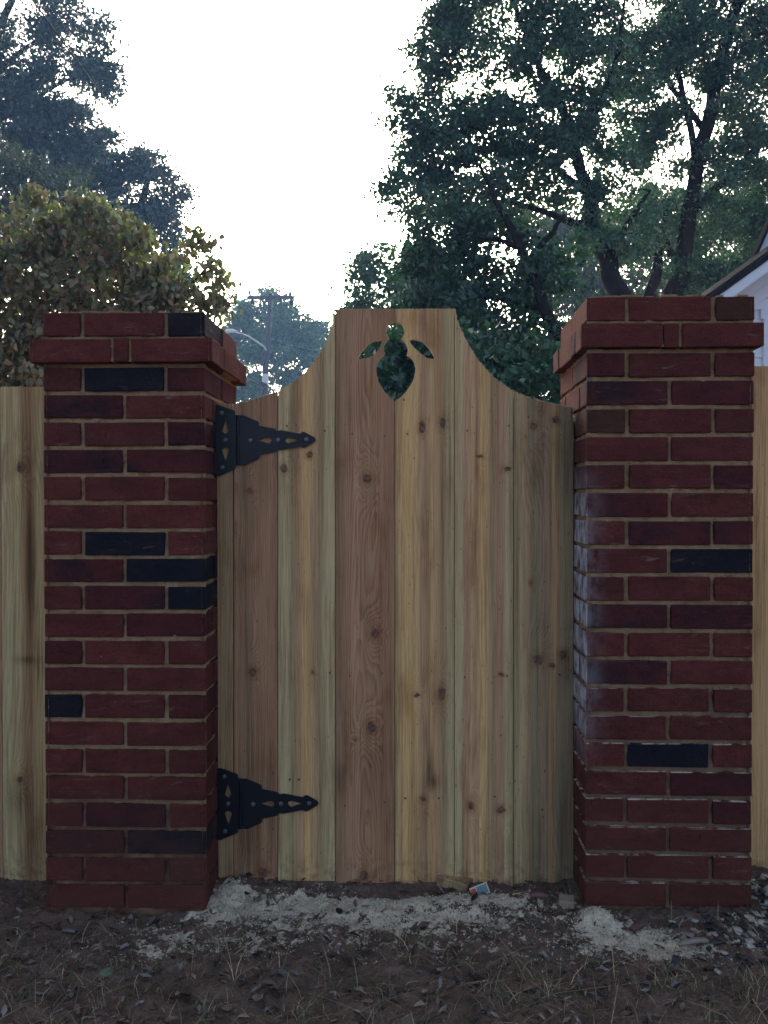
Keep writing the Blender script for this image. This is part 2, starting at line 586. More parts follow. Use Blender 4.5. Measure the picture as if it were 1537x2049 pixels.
t = NT('mortar')
P = t.pos()
a = t.noise(P, 30, 4, 0.6)
f = t.noise(P, 400, 3, 0.7)
col = t.mix(a, (0.22, 0.13, 0.065, 1), (0.52, 0.35, 0.19, 1))
col = t.mix(t.map(f, 0.3, 0.7), col, (0.62, 0.58, 0.52, 1), 'MULTIPLY')
sp = t.n('ShaderNodeSeparateXYZ')
t.l(P, sp.inputs[0])
cl = t.math('MULTIPLY', t.map(sp.outputs[2], 0.5, 0.08), t.map(t.noise(P, 13, 4, 0.6), 0.15, 0.6))
cl = t.math('MULTIPLY', cl, t.math('LESS_THAN', sp.outputs[0], 0.3))
col = t.mix(t.math('MULTIPLY', cl, 0.9), col, (0.10, 0.042, 0.026, 1))
joint_shade = t.math('MULTIPLY', t.math('GREATER_THAN', sp.outputs[0], 0.3), t.map(sp.outputs[2], 0.9, 0.25))
col = t.mix(t.math('MULTIPLY', joint_shade, 0.6), col, (0.10, 0.06, 0.045, 1))  # shade of the recessed joints painted into the right pillar's lower mortar
t.bump(t.math('ADD', a, f), 0.6, 0.003)
t.b.inputs['Specular IOR Level'].default_value = 0.1
M_mortar = t.base(col, 0.95)

_bm = {}


def brick_mesh(l, d, h):
    key = (round(l, 3), round(d, 3), round(h, 3), random.randrange(3))
    if key not in _bm:
        bm = bmesh.new()
        bmesh.ops.create_cube(bm, size=1)
        bmesh.ops.scale(bm, vec=(l, d, h), verts=bm.verts)
        bmesh.ops.bevel(bm, geom=list(bm.edges), offset=0.0018, segments=1, affect='EDGES')
        for v in bm.verts:
            v.co += Vector((random.uniform(-1, 1), random.uniform(-1, 1), random.uniform(-1, 1))) * 0.0009
        me = bpy.data.meshes.new('brick')
        bm.to_mesh(me)
        bm.free()
        _bm[key] = me
    return _bm[key]


def pillar(name, label, corner, W, D, yaw, H, course, rows, side_rows, inner, CO=0.024):
    """corner = world point of the front corner next to the gate; inner=+1: the gate lies to the right"""
    J = 0.0108
    rot = Matrix.Rotation(yaw, 3, 'Z')
    cloc = Vector((W / 2 * inner, -D / 2, 0))
    base = Vector(corner) - rot @ cloc
    root = thing(name, label, 'brick pillar', base, yaw)
    bl = (W - J) / 2
    bd = (D - J) / 2
    T = 0.092

    def put(x0, x1, y0, y1, z0, z1, c):
        me = brick_mesh(x1 - x0, y1 - y0, z1 - z0)
        o = bpy.data.objects.new('brick', me)
        COL.objects.link(o)
        o.parent = root
        if not me.materials:
            me.materials.append(None)
        o.material_slots[0].link = 'OBJECT'
        o.material_slots[0].material = BM[c]
        j = lambda s: random.uniform(-s, s)
        o.location = ((x0 + x1) / 2 - W / 2 + j(.0012), (y0 + y1) / 2 - D / 2 + j(.0016), (z0 + z1) / 2 + j(.0012))
        o.rotation_euler = (j(.005), j(.004), j(.006))

    for k, (row, sd) in enumerate(zip(rows, side_rows)):
        z1 = H - k * course
        z0 = z1 - course + J
        pad = row.ljust(3, row[-1])
        if k == 1:
            L = W + 2 * CO
            sl = 0.198
            for y in (-CO, D + CO - T):
                sl = (W + 2 * CO - .050) / 2
                put(-CO, -CO + sl, y, y + T, z0, z1, pad[0])
                put(W + CO - sl, W + CO, y, y + T, z0, z1, pad[2])
                put(-CO + sl + .007, W + CO - sl - .007, y + 0.001, y + T, z0, z1, pad[1])
            for x in (-CO, W + CO - T):
                y0 = -CO + T + .006
                y1 = D + CO - T - .006
                ym = y0 + (y1 - y0) * 0.2
                put(x, x + T, y0, ym, z0, z1, sd[0])
                put(x, x + T, ym + .009, y1, z0, z1, sd[-1])
        elif k % 2 == 0:
            put(0, T, 0, bd, z0, z1, pad[0])
            put(0, T, bd + J, D, z0, z1, sd[0])
            put(W - T, W, 0, bd, z0, z1, pad[2])
            put(W - T, W, bd + J, D, z0, z1, sd[-1])
            put(T + J, W - T - J, 0, T, z0, z1, pad[1])
            put(T + J, W - T - J, D - T, D, z0, z1, 'r')
        else:
            put(0, bl, 0, T, z0, z1, row[0])
            put(bl + J, W, 0, T, z0, z1, row[-1])
            put(0, bl, D - T, D, z0, z1, 'r')
            put(bl + J, W, D - T, D, z0, z1, 'r')
            put(0, T, T + J, D - T - J, z0, z1, sd[0])
            put(W - T, W, T + J, D - T - J, z0, z1, sd[-1])
    # mortar body: four rough faces round the core
    vs_, fs_ = [], []

    def sheet(o, u, v, n, lu, lv, su, sv, rec, amp):
        nu, nv = max(2, int(lu / su)), max(2, int(lv / sv))
        b = len(vs_)
        for a in range(nv + 1):
            for c in range(nu + 1):
                p = o + u * (lu * c / nu) + v * (lv * a / nv)
                q = (p + base) * 1.0
                d = mnoise.noise(q * 55) * 0.6 + mnoise.noise(q * 170) * 0.45 + mnoise.noise(q * 21) * 0.4
                ed = min(c, nu - c, 1)
                jd = ((H - p.z) % course) - (course - J / 2)
                jd = min(abs(jd), abs(jd + course))
                d = d - .35 * min(1, max(0, jd - J * .55) / .012) if amp else d
                vs_.append(p + n * ((-rec + amp * d) if ed else -rec * 1.2))
        for a in range(nv):
            for c in range(nu):
                i = b + a * (nu + 1) + c
                fs_.append((i, i + 1, i + nu + 2, i + nu + 1))
    X, Yv, Z = Vector((1, 0, 0)), Vector((0, 1, 0)), Vector((0, 0, 1))
    REC, AMP = 0.0070, 0.0090
    zc0, zc1 = H - 2 * course, H - course
    for (za, zb, ex) in ((-0.05, zc0 + J * .9, 0), (zc0 + J * 1.15, zc1 - J * 0.3, CO), (zc1 - J * 0.8, H - 0.002, 0)):
        h = zb - za
        o0 = Vector((-W / 2 - ex, -D / 2 - ex, za))
        o1 = Vector((W / 2 + ex, -D / 2 - ex, za))
        o2 = Vector((W / 2 + ex, D / 2 + ex, za))
        o3 = Vector((-W / 2 - ex, D / 2 + ex, za))
        s1 = 0.0045
        s_in = 0.006
        sheet(o0, X, Z, -Yv, W + 2 * ex, h, s1, s1, REC, AMP)
        sheet(o1, Yv, Z, X, D + 2 * ex, h, s_in, s_in, REC, AMP)
        sheet(o2, -X, Z, Yv, W + 2 * ex, h, 0.02, 0.02, REC, 0)
        sheet(o3, -Yv, Z, -X, D + 2 * ex, h, s_in, s_in, REC, AMP)
        for z, fl in ((zb, 1), (za, -1)):
            n = len(vs_)
            e = ex - REC
            vs_.extend([Vector((-W / 2 - e, -D / 2 - e, z)), Vector((W / 2 + e, -D / 2 - e, z)), Vector((W / 2 + e, D / 2 + e, z)), Vector((-W / 2 - e, D / 2 + e, z))])
            fs_.append((n, n + 1, n + 2, n + 3)[::fl])
    link('mortar', mesh('mortar', vs_, fs_, True), M_mortar, root)
    # lumps of mortar left on the top edge
    mb = MB()
    for _ in range(16):
        x = random.uniform(-W / 2 + .02, W / 2 - .02)
        s = random.uniform(.004, .011)
        mb.box((x - s * 1.8, -D / 2 + .004, H - .001), (x + s * 1.8, -D / 2 + .02 + s, H + s * random.uniform(.25, .6)))
    mb.build('mortar_crumbs', M_mortar, root, kind='stuff')
    return root


L_ROWS = ['rrk', 'rrr', 'rkp', 'pr', 'rrm', 'pp', 'rrr', 'rr', 'rkr', 'pk', 'rpk', 'rp', 'mrr', 'rr', 'krp', 'rr', 'rrr', 'rr',
          'rpr', 'pk', 'rrr', 'rr']
L_SIDE = ['rr', 'rr', 'rp', 'pr', 'rr', 'rp', 'rr', 'pr', 'rr', 'rk', 'rr', 'rr', 'rr', 'rr', 'rp', 'rr', 'rr', 'rr', 'rr', 'rp', 'rr', 'rr']
R_ROWS = ['rrb', 'rrr', 'prr', 'pp', 'brr', 'rr', 'rrp', 'pr', 'rpp', 'rk', 'rrr', 'pp', 'rrr', 'pr', 'rrr', 'rr', 'rkr', 'rp',
          'rrp', 'rr', 'rrr', 'rr']
R_SIDE = ['rr', 'pr', 'rr', 'rr', 'rr', 'rr', 'pr', 'rr', 'rr', 'rr', 'rr', 'rr', 'pr', 'rr', 'rr', 'rr', 'rr', 'rr', 'rr', 'rr', 'rr', 'rr']

Y_L = 2.20
cl_ = at(410, 1000, Y_L)
cl_.z = -0.002
left_pillar = pillar('brick_pillar', 'left red brick pillar with two charcoal bricks near its cap, hinges beside it', cl_,
                     0.404, 0.42, R(-1.4), 1.497, 0.0681, L_ROWS, L_SIDE, +1)
Y_R = 2.165
cr_ = at(1174, 1000, Y_R)
cr_.z = 0.022
right_pillar = pillar('brick_pillar', 'right red brick pillar with white bloom on its gate side, house behind it', cr_,
                      0.401, 0.42, R(-2.5), 1.502, 0.0682, R_ROWS, R_SIDE, -1, 0.017)

# ------------------------------------------------------------ gate
YG = 2.335
GW = Vector((0.0, YG, 0.0))
TOPC = [(430, 811), (440, 806), (466, 808), (488, 805), (521, 795), (559, 782), (585, 766), (610, 745), (630, 722), (640, 708),
        (650, 690), (656, 677), (663, 658), (668, 638), (670.5, 620), (672, 618.5), (911, 617.5), (915, 640), (923, 660), (940, 694),
        (960, 725), (990, 757), (1020, 779), (1050, 793), (1080, 802), (1108, 808), (1150, 817)]


def top_py(px):
    return float(np.interp(px, [p[0] for p in TOPC], [p[1] for p in TOPC]))


def g2(px, py):
    p = at(px, py, YG)
    return (p.x, p.z)


def zo(pts):      # the bee cut-out, traced at 4.803 times enlargement
    return [(640 + x / 4.803, 600 + y / 4.803) for x, y in pts]


BEE_L = zo([(722, 213), (690, 220), (660, 238), (642, 265), (636, 300), (642, 335), (655, 360), (665, 378), (640, 395), (622, 425),
            (614, 455), (616, 490), (624, 515), (628, 530), (600, 545), (572, 572), (552, 605), (543, 650), (546, 710), (562, 775),
            (592, 835), (628, 890), (672, 937), (722, 977)])
BEE_R = zo([(722, 213), (760, 218), (790, 238), (808, 265), (814, 300), (808, 335), (796, 358), (785, 376), (810, 395), (832, 425),
            (847, 460), (846, 495), (836, 535), (870, 550), (895, 572), (912, 610), (922, 655), (916, 715), (896, 775), (866, 830),
            (830, 882), (782, 932), (722, 977)])
WING_L = zo([(365, 570), (378, 535), (400, 500), (425, 467), (455, 435), (500, 404), (550, 389), (600, 388), (592, 425), (578, 462), (555, 495), (520, 530), (470, 555), (420, 567)])
WING_R = zo([(866, 385), (870, 410), (888, 436), (910, 460), (940, 490), (970, 515), (1030, 558), (1110, 573), (1095, 530), (1060, 470), (1030, 435), (1000, 408), (950, 385), (900, 376)])


def plate(outline, holes, y0, y1, jitter=0.0):
    """flat board or plate with holes, outline in (x, z); side faces get material slot 1"""
    bm = bmesh.new()
    edges = []
    for lp in [outline] + list(holes):
        vv = [bm.verts.new((x + random.uniform(-jitter, jitter), y0, z + random.uniform(-jitter, jitter))) for x, z in lp]
        edges += [bm.edges.new((vv[i], vv[(i + 1) % len(vv)])) for i in range(len(vv))]
    bmesh.ops.triangle_fill(bm, use_beauty=True, use_dissolve=False, edges=edges)
    for f in list(bm.faces):
        if f.normal.y > 0:
            f.normal_flip()
    ret = bmesh.ops.extrude_face_region(bm, geom=list(bm.faces))
    nv = [g for g in ret['geom'] if isinstance(g, bmesh.types.BMVert)]
    for v in nv:
        v.co.y = y1
    bmesh.ops.recalc_face_normals(bm, faces=bm.faces)
    bm.normal_update()
    for f in bm.faces:
        f.material_index = 0 if abs(f.normal.y) > 0.7 else 1
    me = bpy.data.meshes.new('plate')
    bm.to_mesh(me)
    bm.free()
    return me


gate = thing('wooden_gate', 'pine board gate with scooped top and bee-shaped cutout between the brick pillars', 'gate', GW)

t = NT('sawn_pine_edge')
n = t.noise(t.scale(t.obj(), (80, 80, 300)), 1, 3, 0.6)
M_sawn = t.base(t.mix(n, (0.36, 0.27, 0.16, 1), (0.62, 0.50, 0.33, 1)), 0.9)

TAN, PGR, BRN, PNK, DRK = (132, 110, 78), (120, 114, 86), (104, 84, 64), (112, 88, 70), (86, 72, 56)
RED, OLV, YEL, GRY = (102, 77, 57), (98, 92, 66), (140, 118, 76), (92, 86, 68)


def st(*a):
    mean = np.mean([c for _, c in a], 0)
    g = np.array([112, 94, 72])
    return [(p, seen(*((np.array(c) * .68 + mean * .20 + g * .12) * 1.06), k=1.16)) for p, c in a]


def kz(lst):
    out = []
    for px, py, r in lst:
        p = at(px, py, YG)
        out.append((p.x, p.z, r * YG / F))
    return out


def ks(lst):
    out = []
    for px, py, wd, ln, s in lst:
        p = at(px, py, YG)
        out.append((p.x, p.z, wd * YG / F, ln * YG / F, s))
    return out


BOARDS = [
    (468, 556, 1756, 0.0, dict(stops=st((0, BRN), (.25, DRK), (.45, BRN), (.6, RED), (.7, BRN), (.9, RED), (1, DRK)),
                               knots=kz([(499, 983, 6), (506, 1345, 8.5), (525, 1750, 9)]), cath=0, grain=.5, freq=160, seed=1.3,
                               streaks=ks([(530, 1560, 30, 160, .5), (510, 1650, 40, 120, .4)]))),
    (556, 671, 1763, 0.0015, dict(stops=st((0, PGR), (.16, PGR), (.24, OLV), (.38, PNK), (.48, YEL), (.58, TAN), (.66, BRN), (.78, OLV), (.84, PGR), (1, PGR)),
                                  knots=kz([(619, 910, 6), (568, 938, 8), (625, 1345, 4)]), grain=.28, freq=130, seed=4.1, wob=.012)),
    (671, 790, 1767, -0.001, dict(stops=st((0, DRK), (.15, BRN), (.4, PNK), (.55, BRN), (.8, RED), (1, BRN)),
                                  knots=kz([(735, 958, 10), (750, 1268, 9), (743, 1455, 9.5), (712, 1480, 4), (728, 1752, 9)]), cath=1.0, grain=.62, freq=140, seed=8.8, cx=-0.045,
                                  streaks=ks([(680, 1560, 12, 40, .8), (760, 1560, 30, 90, .35)]))),
    (790, 909, 1769, 0.001, dict(stops=st((0, OLV), (.06, TAN), (.22, YEL), (.36, TAN), (.48, BRN), (.6, TAN), (.78, BRN), (.84, OLV), (1, PGR)),
                                 knots=kz([(845, 854, 7), (886, 846, 7), (884, 1388, 8), (834, 1391, 6), (847, 1599, 7)]), grain=.25, freq=120, seed=12.4, wob=.012,
                                 streaks=ks([(858, 1540, 9, 42, .9), (866, 1565, 14, 18, .9), (850, 1470, 6, 30, .5)]))),
    (909, 1028, 1773, -0.0005, dict(stops=st((0, PGR), (.14, PGR), (.17, PNK), (.30, TAN), (.36, PNK), (.44, YEL), (.54, TAN), (.62, OLV), (.7, BRN), (.82, PNK), (.88, PGR), (1, OLV)),
                                    knots=kz([(960, 913, 5), (1016, 938, 9), (1003, 1350, 5), (943, 1612, 6), (1003, 1620, 9)]), grain=.26, freq=130, seed=15.2, wob=.012)),
    (1028, 1148, 1775, 0.0015, dict(stops=st((0, OLV), (.10, PGR), (.2, (112, 94, 68)), (.28, GRY), (.36, (84, 80, 64)), (.5, (98, 84, 66)), (.58, GRY), (.62, (120, 100, 70)), (.70, (118, 98, 70)), (.73, (88, 82, 66)), (1, (82, 78, 64))),
                                    knots=kz([(1068, 853, 7.5), (1112, 840, 7), (1077, 1320, 10), (1105, 1331, 6), (1062, 1165, 4), (1128, 1310, 8)]), grain=.34, freq=150, seed=19.9,
                                    streaks=ks([(1125, 1340, 24, 40, .6), (1130, 900, 30, 120, .35), (1080, 1700, 40, 90, .4), (1130, 1600, 30, 160, .45)]))),
]


def board_outline(a, b, bottom, seam=1.7):
    a += seam / 2
    b -= seam / 2
    xs = [b]
    for p in TOPC:
        if a + 1 < p[0] < b - 1:
            xs.append(p[0])
    m = a
    while m < b:
        if m > a + 2 and m < b - 2:
            xs.append(m)
        m += 5.0
    xs.append(a)
    xs = sorted(set(xs), reverse=True)
    return [g2(a, bottom), g2(b, bottom)], [g2(x, top_py(x) + random.uniform(-.7, .7)) for x in xs]


def rel(pts):
    return [(x - GW.x, z - GW.z) for x, z in pts]


TH = 0.017
for bi, (a, b, bot, dy, kw) in enumerate(BOARDS):
    low, top = board_outline(a, b, bot)
    holes = []
    if bi == 2:
        half = [g2(min(x, 789.4), y) for x, y in BEE_L]
        out = low + half[::-1] + top
        holes = [rel([g2(*p) for p in WING_L])]
    elif bi == 3:
        half = [g2(max(x, 790.6), y) for x, y in BEE_R]
        out = low + top + half
        holes = [rel([g2(*p) for p in WING_R])]
    else:
        out = low + top
    x0, x1 = g2(a, 1200)[0], g2(b, 1200)[0]
    m = wood('pine_board', x0, x1, **kw)
    o = link('board', plate(rel(out), holes, dy, dy + TH), [m, M_sawn], gate)

for px, segs in ((468, [(1752, 815)]), (556, [(1758, 790)]), (671, [(1762, 625)]), (790, [(1764, 812), (642, 623)]), (909, [(1766, 625)]), (1028, [(1768, 792)])):
    for pa, pb_ in segs:
        a, b = at(px, pa, YG), at(px, pb_, YG)
        MB().box((a.x - .007, TH + .0018, a.z), (a.x + .007, TH + .0036, b.z)).build('seam_light_block', M_sawn, gate)  # added backing strips, stop bright sky showing through the board gaps
# frame behind the boards
M_rail = wood('pine_rail', -0.5, 0.5, st((0, OLV), (.5, BRN), (1, PGR)), grain=.3, seed=33)
for py0, py1 in ((838, 892), (1318, 1372), (1590, 1646)):
    a, b = at(472, py1, YG), at(1139, py0, YG)
    MB().box((a.x, TH + .004, a.z), (b.x, TH + .042, b.z)).build('rail', M_rail, gate)
a, b = at(485, 1590, YG), at(1120, 892, YG)
d = (b - a)
ang = math.atan2(d.z, d.x)
Mx = Matrix.Translation(Vector((a.x, TH + .006, a.z))) @ Matrix.Rotation(-ang, 4, 'Y')
MB().box((0.05, 0, -.04), (d.length - .05, .034, .04), Mx).build('brace', M_rail, gate)
# nail heads where the boards are fixed to the rails
M_nail = flat('nail_steel', (0.09, 0.085, 0.08), 0.5, .3, 200, .1, 0.6)
nail = MB().tube([(0, -.0008, 0), (0, .003, 0)], .0026, 8)
nme = mesh('nail', nail.v, nail.f)
nme.materials.append(M_nail)
for (px, py) in ((650, 862), (574, 852), (705, 868), (770, 873), (808, 800), (815, 868), (1018, 852), (935, 862), (660, 1346), (765, 1347), (700, 1352),
                 (1015, 1352), (930, 1355), (1120, 1350), (598, 1560), (580, 1560), (604, 1608), (690, 1612), (770, 1605), (811, 1597), (878, 1597), (990, 1594), (1085, 1620)):
    p = at(px, py, YG)
    o = bpy.data.objects.new('nail', nme)
    COL.objects.link(o)
    o.parent = gate
    o.location = (p.x, -.0012, p.z)

fz = MB()
def fuzz(pts, n, L, k):
    for _ in range(n):
        i = random.randrange(len(pts) - 1)
        f = random.random()
        px = pts[i][0] * (1 - f) + pts[i + 1][0] * f
        py = pts[i][1] * (1 - f) + pts[i + 1][1] * f
        p = at(px, py, YG)
        dx, dz = random.gauss(k, .7), random.gauss(.2, .7)
        l = random.uniform(.3, 1) * L
        o = Vector((p.x, random.uniform(-.002, .0005), p.z))
        e = Vector((dx * l, -random.uniform(0, .0015), dz * l))
        w_ = Vector((random.uniform(.0004, .0011), 0, random.uniform(.0004, .0011)))
        b = len(fz.v)
        fz.v += [o - w_, o + w_, o + e]
        fz.f.append((b, b + 1, b + 2))
fuzz([(x, top_py(x)) for x in range(912, 1140, 4)], 420, .0045, .4)
fuzz([(x, top_py(x)) for x in range(480, 672, 4)], 140, .003, -.3)
fuzz([(x, top_py(x)) for x in range(673, 911, 6)], 120, .003, 0)
fuzz(BEE_L, 130, .0028, .3)
fuzz(BEE_R, 130, .0028, -.3)
fuzz(WING_L, 60, .0025, 0)
fuzz(WING_R, 60, .0025, 0)
fz.build('sawn_splinters', M_sawn, gate, kind='stuff')

# hinges
t = NT('black_powder_coat')
n = t.noise(t.obj(), 300, 3, 0.6)
t.bump(n, 0.15, 0.0005)
t.b.inputs['Specular IOR Level'].default_value = 0.3
M_black = t.base((0.006, 0.0065, 0.009, 1), t.map(n, 0.3, 0.7, 0.35, 0.55, False))
t = NT('dark_screw')
M_screw = t.base((0.12, 0.12, 0.13, 1), 0.35)
t.b.inputs['Metallic'].default_value = 0.5


def hz(pts, dx, dy):
    return rel([g2(420 + x / 5.912 + dx, 780 + y / 5.912 + dy) for x, y in pts])


PLATE_O = [(55, 1025), (100, 1025), (296, 942), (306, 932), (306, 905), (322, 900), (322, 300), (302, 298), (302, 258), (294, 248), (100, 178), (72, 178), (62, 188), (60, 600)]
STRAP_O = [(326, 305), (400, 303), (572, 375), (583, 390), (583, 425), (770, 462), (790, 485), (820, 485), (842, 478), (1060, 520), (1077, 515), (1100, 498),
           (1130, 503), (1240, 565), (1257, 590), (1242, 615), (1130, 683), (1100, 688), (1080, 672), (1060, 672), (850, 712), (790, 709), (770, 735), (592, 772), (590, 805),
           (575, 822), (420, 893), (326, 888)]
PH1 = [(190, 365), (203, 400), (215, 440), (230, 490), (190, 528), (148, 490), (165, 440), (177, 400)]
PH2 = [(190, 845), (175, 800), (160, 750), (148, 712), (165, 688), (190, 682), (218, 688), (232, 712), (218, 760), (204, 805)]
SH1 = [(575, 600), (615, 583), (660, 567), (710, 565), (738, 597), (705, 638), (660, 624), (612, 610)]
SH2 = [(1055, 597), (1000, 578), (938, 563), (905, 570), (890, 592), (905, 618), (935, 635), (1000, 613)]
SCREWS = [(145, 275), (190, 595), (152, 920), (485, 600), (812, 595), (1145, 590)]
sm = MB().tube([(0, -.0025, 0), (0, -.0018, 0), (0, .002, 0)], [.003, .0056, .0060], 10)
sme = mesh('screw', sm.v, sm.f)
sme.materials.append(M_screw)
for (dx, dy, lab) in ((0, 0, None), (5.5, 726, None)):
    h = link('hinge', plate(hz(STRAP_O[::-1], dx, dy), [hz(SH1, dx, dy), hz(SH2, dx, dy)], -.0062, -.0022), [M_black, M_black], gate)
    link('mounting_plate', plate(hz(PLATE_O, dx, dy), [hz(PH1, dx, dy), hz(PH2, dx, dy)], -.0060, -.0020), [M_black, M_black], h)
    p0 = hz([(338, 300), (338, 890)], dx, dy)
    mb = MB()
    zs = np.linspace(p0[0][1], p0[1][1], 8)
    for q in range(7):
        mb.tube([(p0[0][0], -.006, zs[q] - .0006), (p0[0][0], -.006, zs[q + 1] + .0006)], .0052, 10)
    mb.build('barrel', M_black, h, smooth=False)
    for s in SCREWS:
        q = hz([s], dx, dy)[0]
        o = bpy.data.objects.new('screw', sme)
        COL.objects.link(o)
        o.parent = h
        o.location = (q[0], -.0066, q[1])

# narrow jamb board and the post it is nailed to
jl = at(450, 1790, YG)
jamb = thing('gate_jamb', 'narrow brown jamb strip with its post between left pillar and gate', 'door jamb', (jl.x, YG, 0))


def relj(pts):
    return [(x - jl.x, z) for x, z in pts]


jo = relj([g2(437, 1756), g2(467, 1756), g2(465.5, 808), g2(434, 806)])
mj = wood('jamb_pine', jo[0][0], jo[1][0], st((0, BRN), (.5, OLV), (1, BRN)), grain=.5, freq=180, seed=41)
link('jamb_strip', plate(jo, [], .0005, TH), [mj, M_sawn], jamb)
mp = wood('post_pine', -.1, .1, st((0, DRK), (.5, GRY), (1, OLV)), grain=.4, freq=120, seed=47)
a, b = at(444, 1800, YG), at(478, 830, YG)
MB().box((a.x - jl.x, TH + .002, -.06), (b.x - jl.x + .004, TH + .09, b.z)).build('post', mp, jamb)

a, b = at(1142, 1800, YG), at(1162, 840, YG)  # added post, keeps bright light out of the gap beside the gate
stop = thing('gap_blocker', 'added post blocking light in the gap between gate and right pillar', 'post', (a.x, YG, 0))
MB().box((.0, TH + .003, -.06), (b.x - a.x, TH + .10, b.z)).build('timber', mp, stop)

# ------------------------------------------------------------ side fences
def fence(label, xs, Y, tops, mats, bot, pid, rail_top, postx):
    root = thing('wooden_fence', label, 'fence', ((xs[0] + xs[-1]) / 2, Y, 0))
    ox = root.location.x
    for i in range(len(xs) - 1):
        g = .0012
        o = MB()
        tz = tops(i)
        dy = random.uniform(-.0015, .0015)
        me = plate([(xs[i] + g - ox, bot), (xs[i + 1] - g - ox, bot), (xs[i + 1] - g - ox, tz), (xs[i] + g - ox, tz)], [], dy, dy + TH)
        link('board', me, [mats(i, xs[i] - ox, xs[i + 1] - ox), M_sawn], root)
    for z in (rail_top, .68, .2):
        MB().box((xs[0] - ox, TH + .004, z - .045), (xs[-1] - ox, TH + .042, z + .045)).build('rail', M_rail, root)
    for x in postx:
        MB().box((x - ox - .045, TH + .044, -.05), (x - ox + .045, TH + .134, rail_top + .1)).build('post', M_rail, root)
    return root


YF = 2.40
xa = at(4, 1300, YF).x
xr = cl_.x - 0.27
bw = .142
lx = [xa - bw * k for k in range(14, 0, -1)] + [xa, xa + bw, xa + bw * 1.5]
ltop = at(40, 775, YF).z
_fm = {}


def lmat(i, x0, x1):
    if i == 14:
        q = at(40, 935, YF)
        ox = (lx[0] + lx[-1]) / 2
        k1 = at(40, 1560, YF)
        return wood('fence_pine_knotty', x0, x1, st((0, (118, 112, 84)), (.3, (122, 116, 86)), (.42, (96, 78, 54)), (.55, (88, 68, 48)), (.7, (120, 110, 78)), (1, (104, 92, 66))),
                    knots=[(q.x - ox + .004, q.z, .013), (k1.x - ox, k1.z, .009)], grain=.45, freq=110, seed=55,
                    streaks=[(at(60, 1100, YF).x - ox, at(60, 1100, YF).z, .010, .22, .85), (at(55, 1320, YF).x - ox, at(55, 1320, YF).z, .03, .012, .8), (at(40, 1600, YF).x - ox, at(40, 1600, YF).z, .035, .05, .6), (at(70, 1720, YF).x - ox, at(70, 1700, YF).z, .05, .14, .4)])
    k = i % 4
    if k not in _fm:
        _fm[k] = wood('fence_pine', -.07, .07, st((0, PGR), (.3, TAN), (.6, OLV), (1, BRN)), grain=.4, freq=110, seed=60 + 7 * k)
    return _fm[k]


fence('board fence with a dark knot streak beside the left pillar', lx, YF, lambda i: ltop + random.uniform(-.003, .003), lmat, -.03, 0, ltop - .2, [lx[2], lx[14] - .02])
xb = at(1499, 1300, YF).x
rx = [xb - .08 + bw * k for k in range(0, 15)]
rtop = at(1520, 732, YF).z


def rmat(i, x0, x1):
    k = 10 + i % 4
    if k not in _fm:
        _fm[k] = wood('fence_pine_warm', -.07, .07, st((0, TAN), (.3, YEL), (.6, TAN), (1, (122, 98, 62))), grain=.38, freq=110, seed=90 + 7 * k,
                      streaks=[])
    return _fm[k]


fence('warm tan board fence beside the right pillar below the white house', rx, YF, lambda i: rtop + random.uniform(-.003, .003), rmat, -.03, 0, rtop - .2, [rx[1], rx[12]])


# ------------------------------------------------------------ trees
def leaf_mat(name, trans=0.35, rough=0.45, spec=0.35):
    m = bpy.data.materials.new(name)
    m.use_nodes = True
    nt = m.node_tree
    nt.nodes.clear()
    o = nt.nodes.new('ShaderNodeOutputMaterial')
    p = nt.nodes.new('ShaderNodeBsdfPrincipled')
    tr = nt.nodes.new('ShaderNodeBsdfTranslucent')
    mx = nt.nodes.new('ShaderNodeMixShader')
    at_ = nt.nodes.new('ShaderNodeAttribute')
    at_.attribute_name = 'tint'
    gm = nt.nodes.new('ShaderNodeMix')
    gm.data_type = 'RGBA'
    gm.blend_type = 'MULTIPLY'
    gm.inputs[0].default_value = 1
    gm.inputs[7].default_value = (0.8, 1.25, 0.55, 1)
    nt.links.new(at_.outputs['Color'], gm.inputs[6])
    nt.links.new(at_.outputs['Color'], p.inputs['Base Color'])
    nt.links.new(gm.outputs[2], tr.inputs['Color'])
    p.inputs['Roughness'].default_value = rough
    p.inputs['Specular IOR Level'].default_value = spec
    mx.inputs[0].default_value = trans
    nt.links.new(p.outputs[0], mx.inputs[1])
    nt.links.new(tr.outputs[0], mx.inputs[2])
    nt.links.new(mx.outputs[0], o.inputs[0])
    return m


M_leaf = leaf_mat('foliage', 0.24, 0.42, 0.5)
M_bigleaf = leaf_mat('autumn_leaf', 0.26, 0.5, 0.35)

t = NT('bark')
P = t.obj()
a = t.noise(t.scale(P, (14, 14, 3)), 1, 5, 0.65)
col = t.mix(a, (0.009, 0.007, 0.006, 1), (0.030, 0.023, 0.019, 1))
t.bump(a, 0.9, 0.03)
t.b.inputs['Specular IOR Level'].default_value = 0.08
M_bark = t.base(col, 0.95)

T_SMALL = (np.array([[0, 0, 0], [-.28, .42, .10], [0, 1, -.06], [.28, .42, .10]]), [(0, 1, 2), (0, 2, 3)])
T_BIG = (np.array([[0, 0, 0], [-.24, .22, .07], [-.30, .5, .09], [-.16, .78, .02], [0, 1.02, -.14], [.16, .78, .02], [.30, .5, .09], [.24, .22, .07], [0, .5, 0]]),
         [(0, 1, 8), (1, 2, 8), (2, 3, 8), (3, 4, 8), (4, 5, 8), (5, 6, 8), (6, 7, 8), (7, 0, 8)])


def unit(a):
    return a / np.maximum(np.linalg.norm(a, axis=1, keepdims=True), 1e-9)


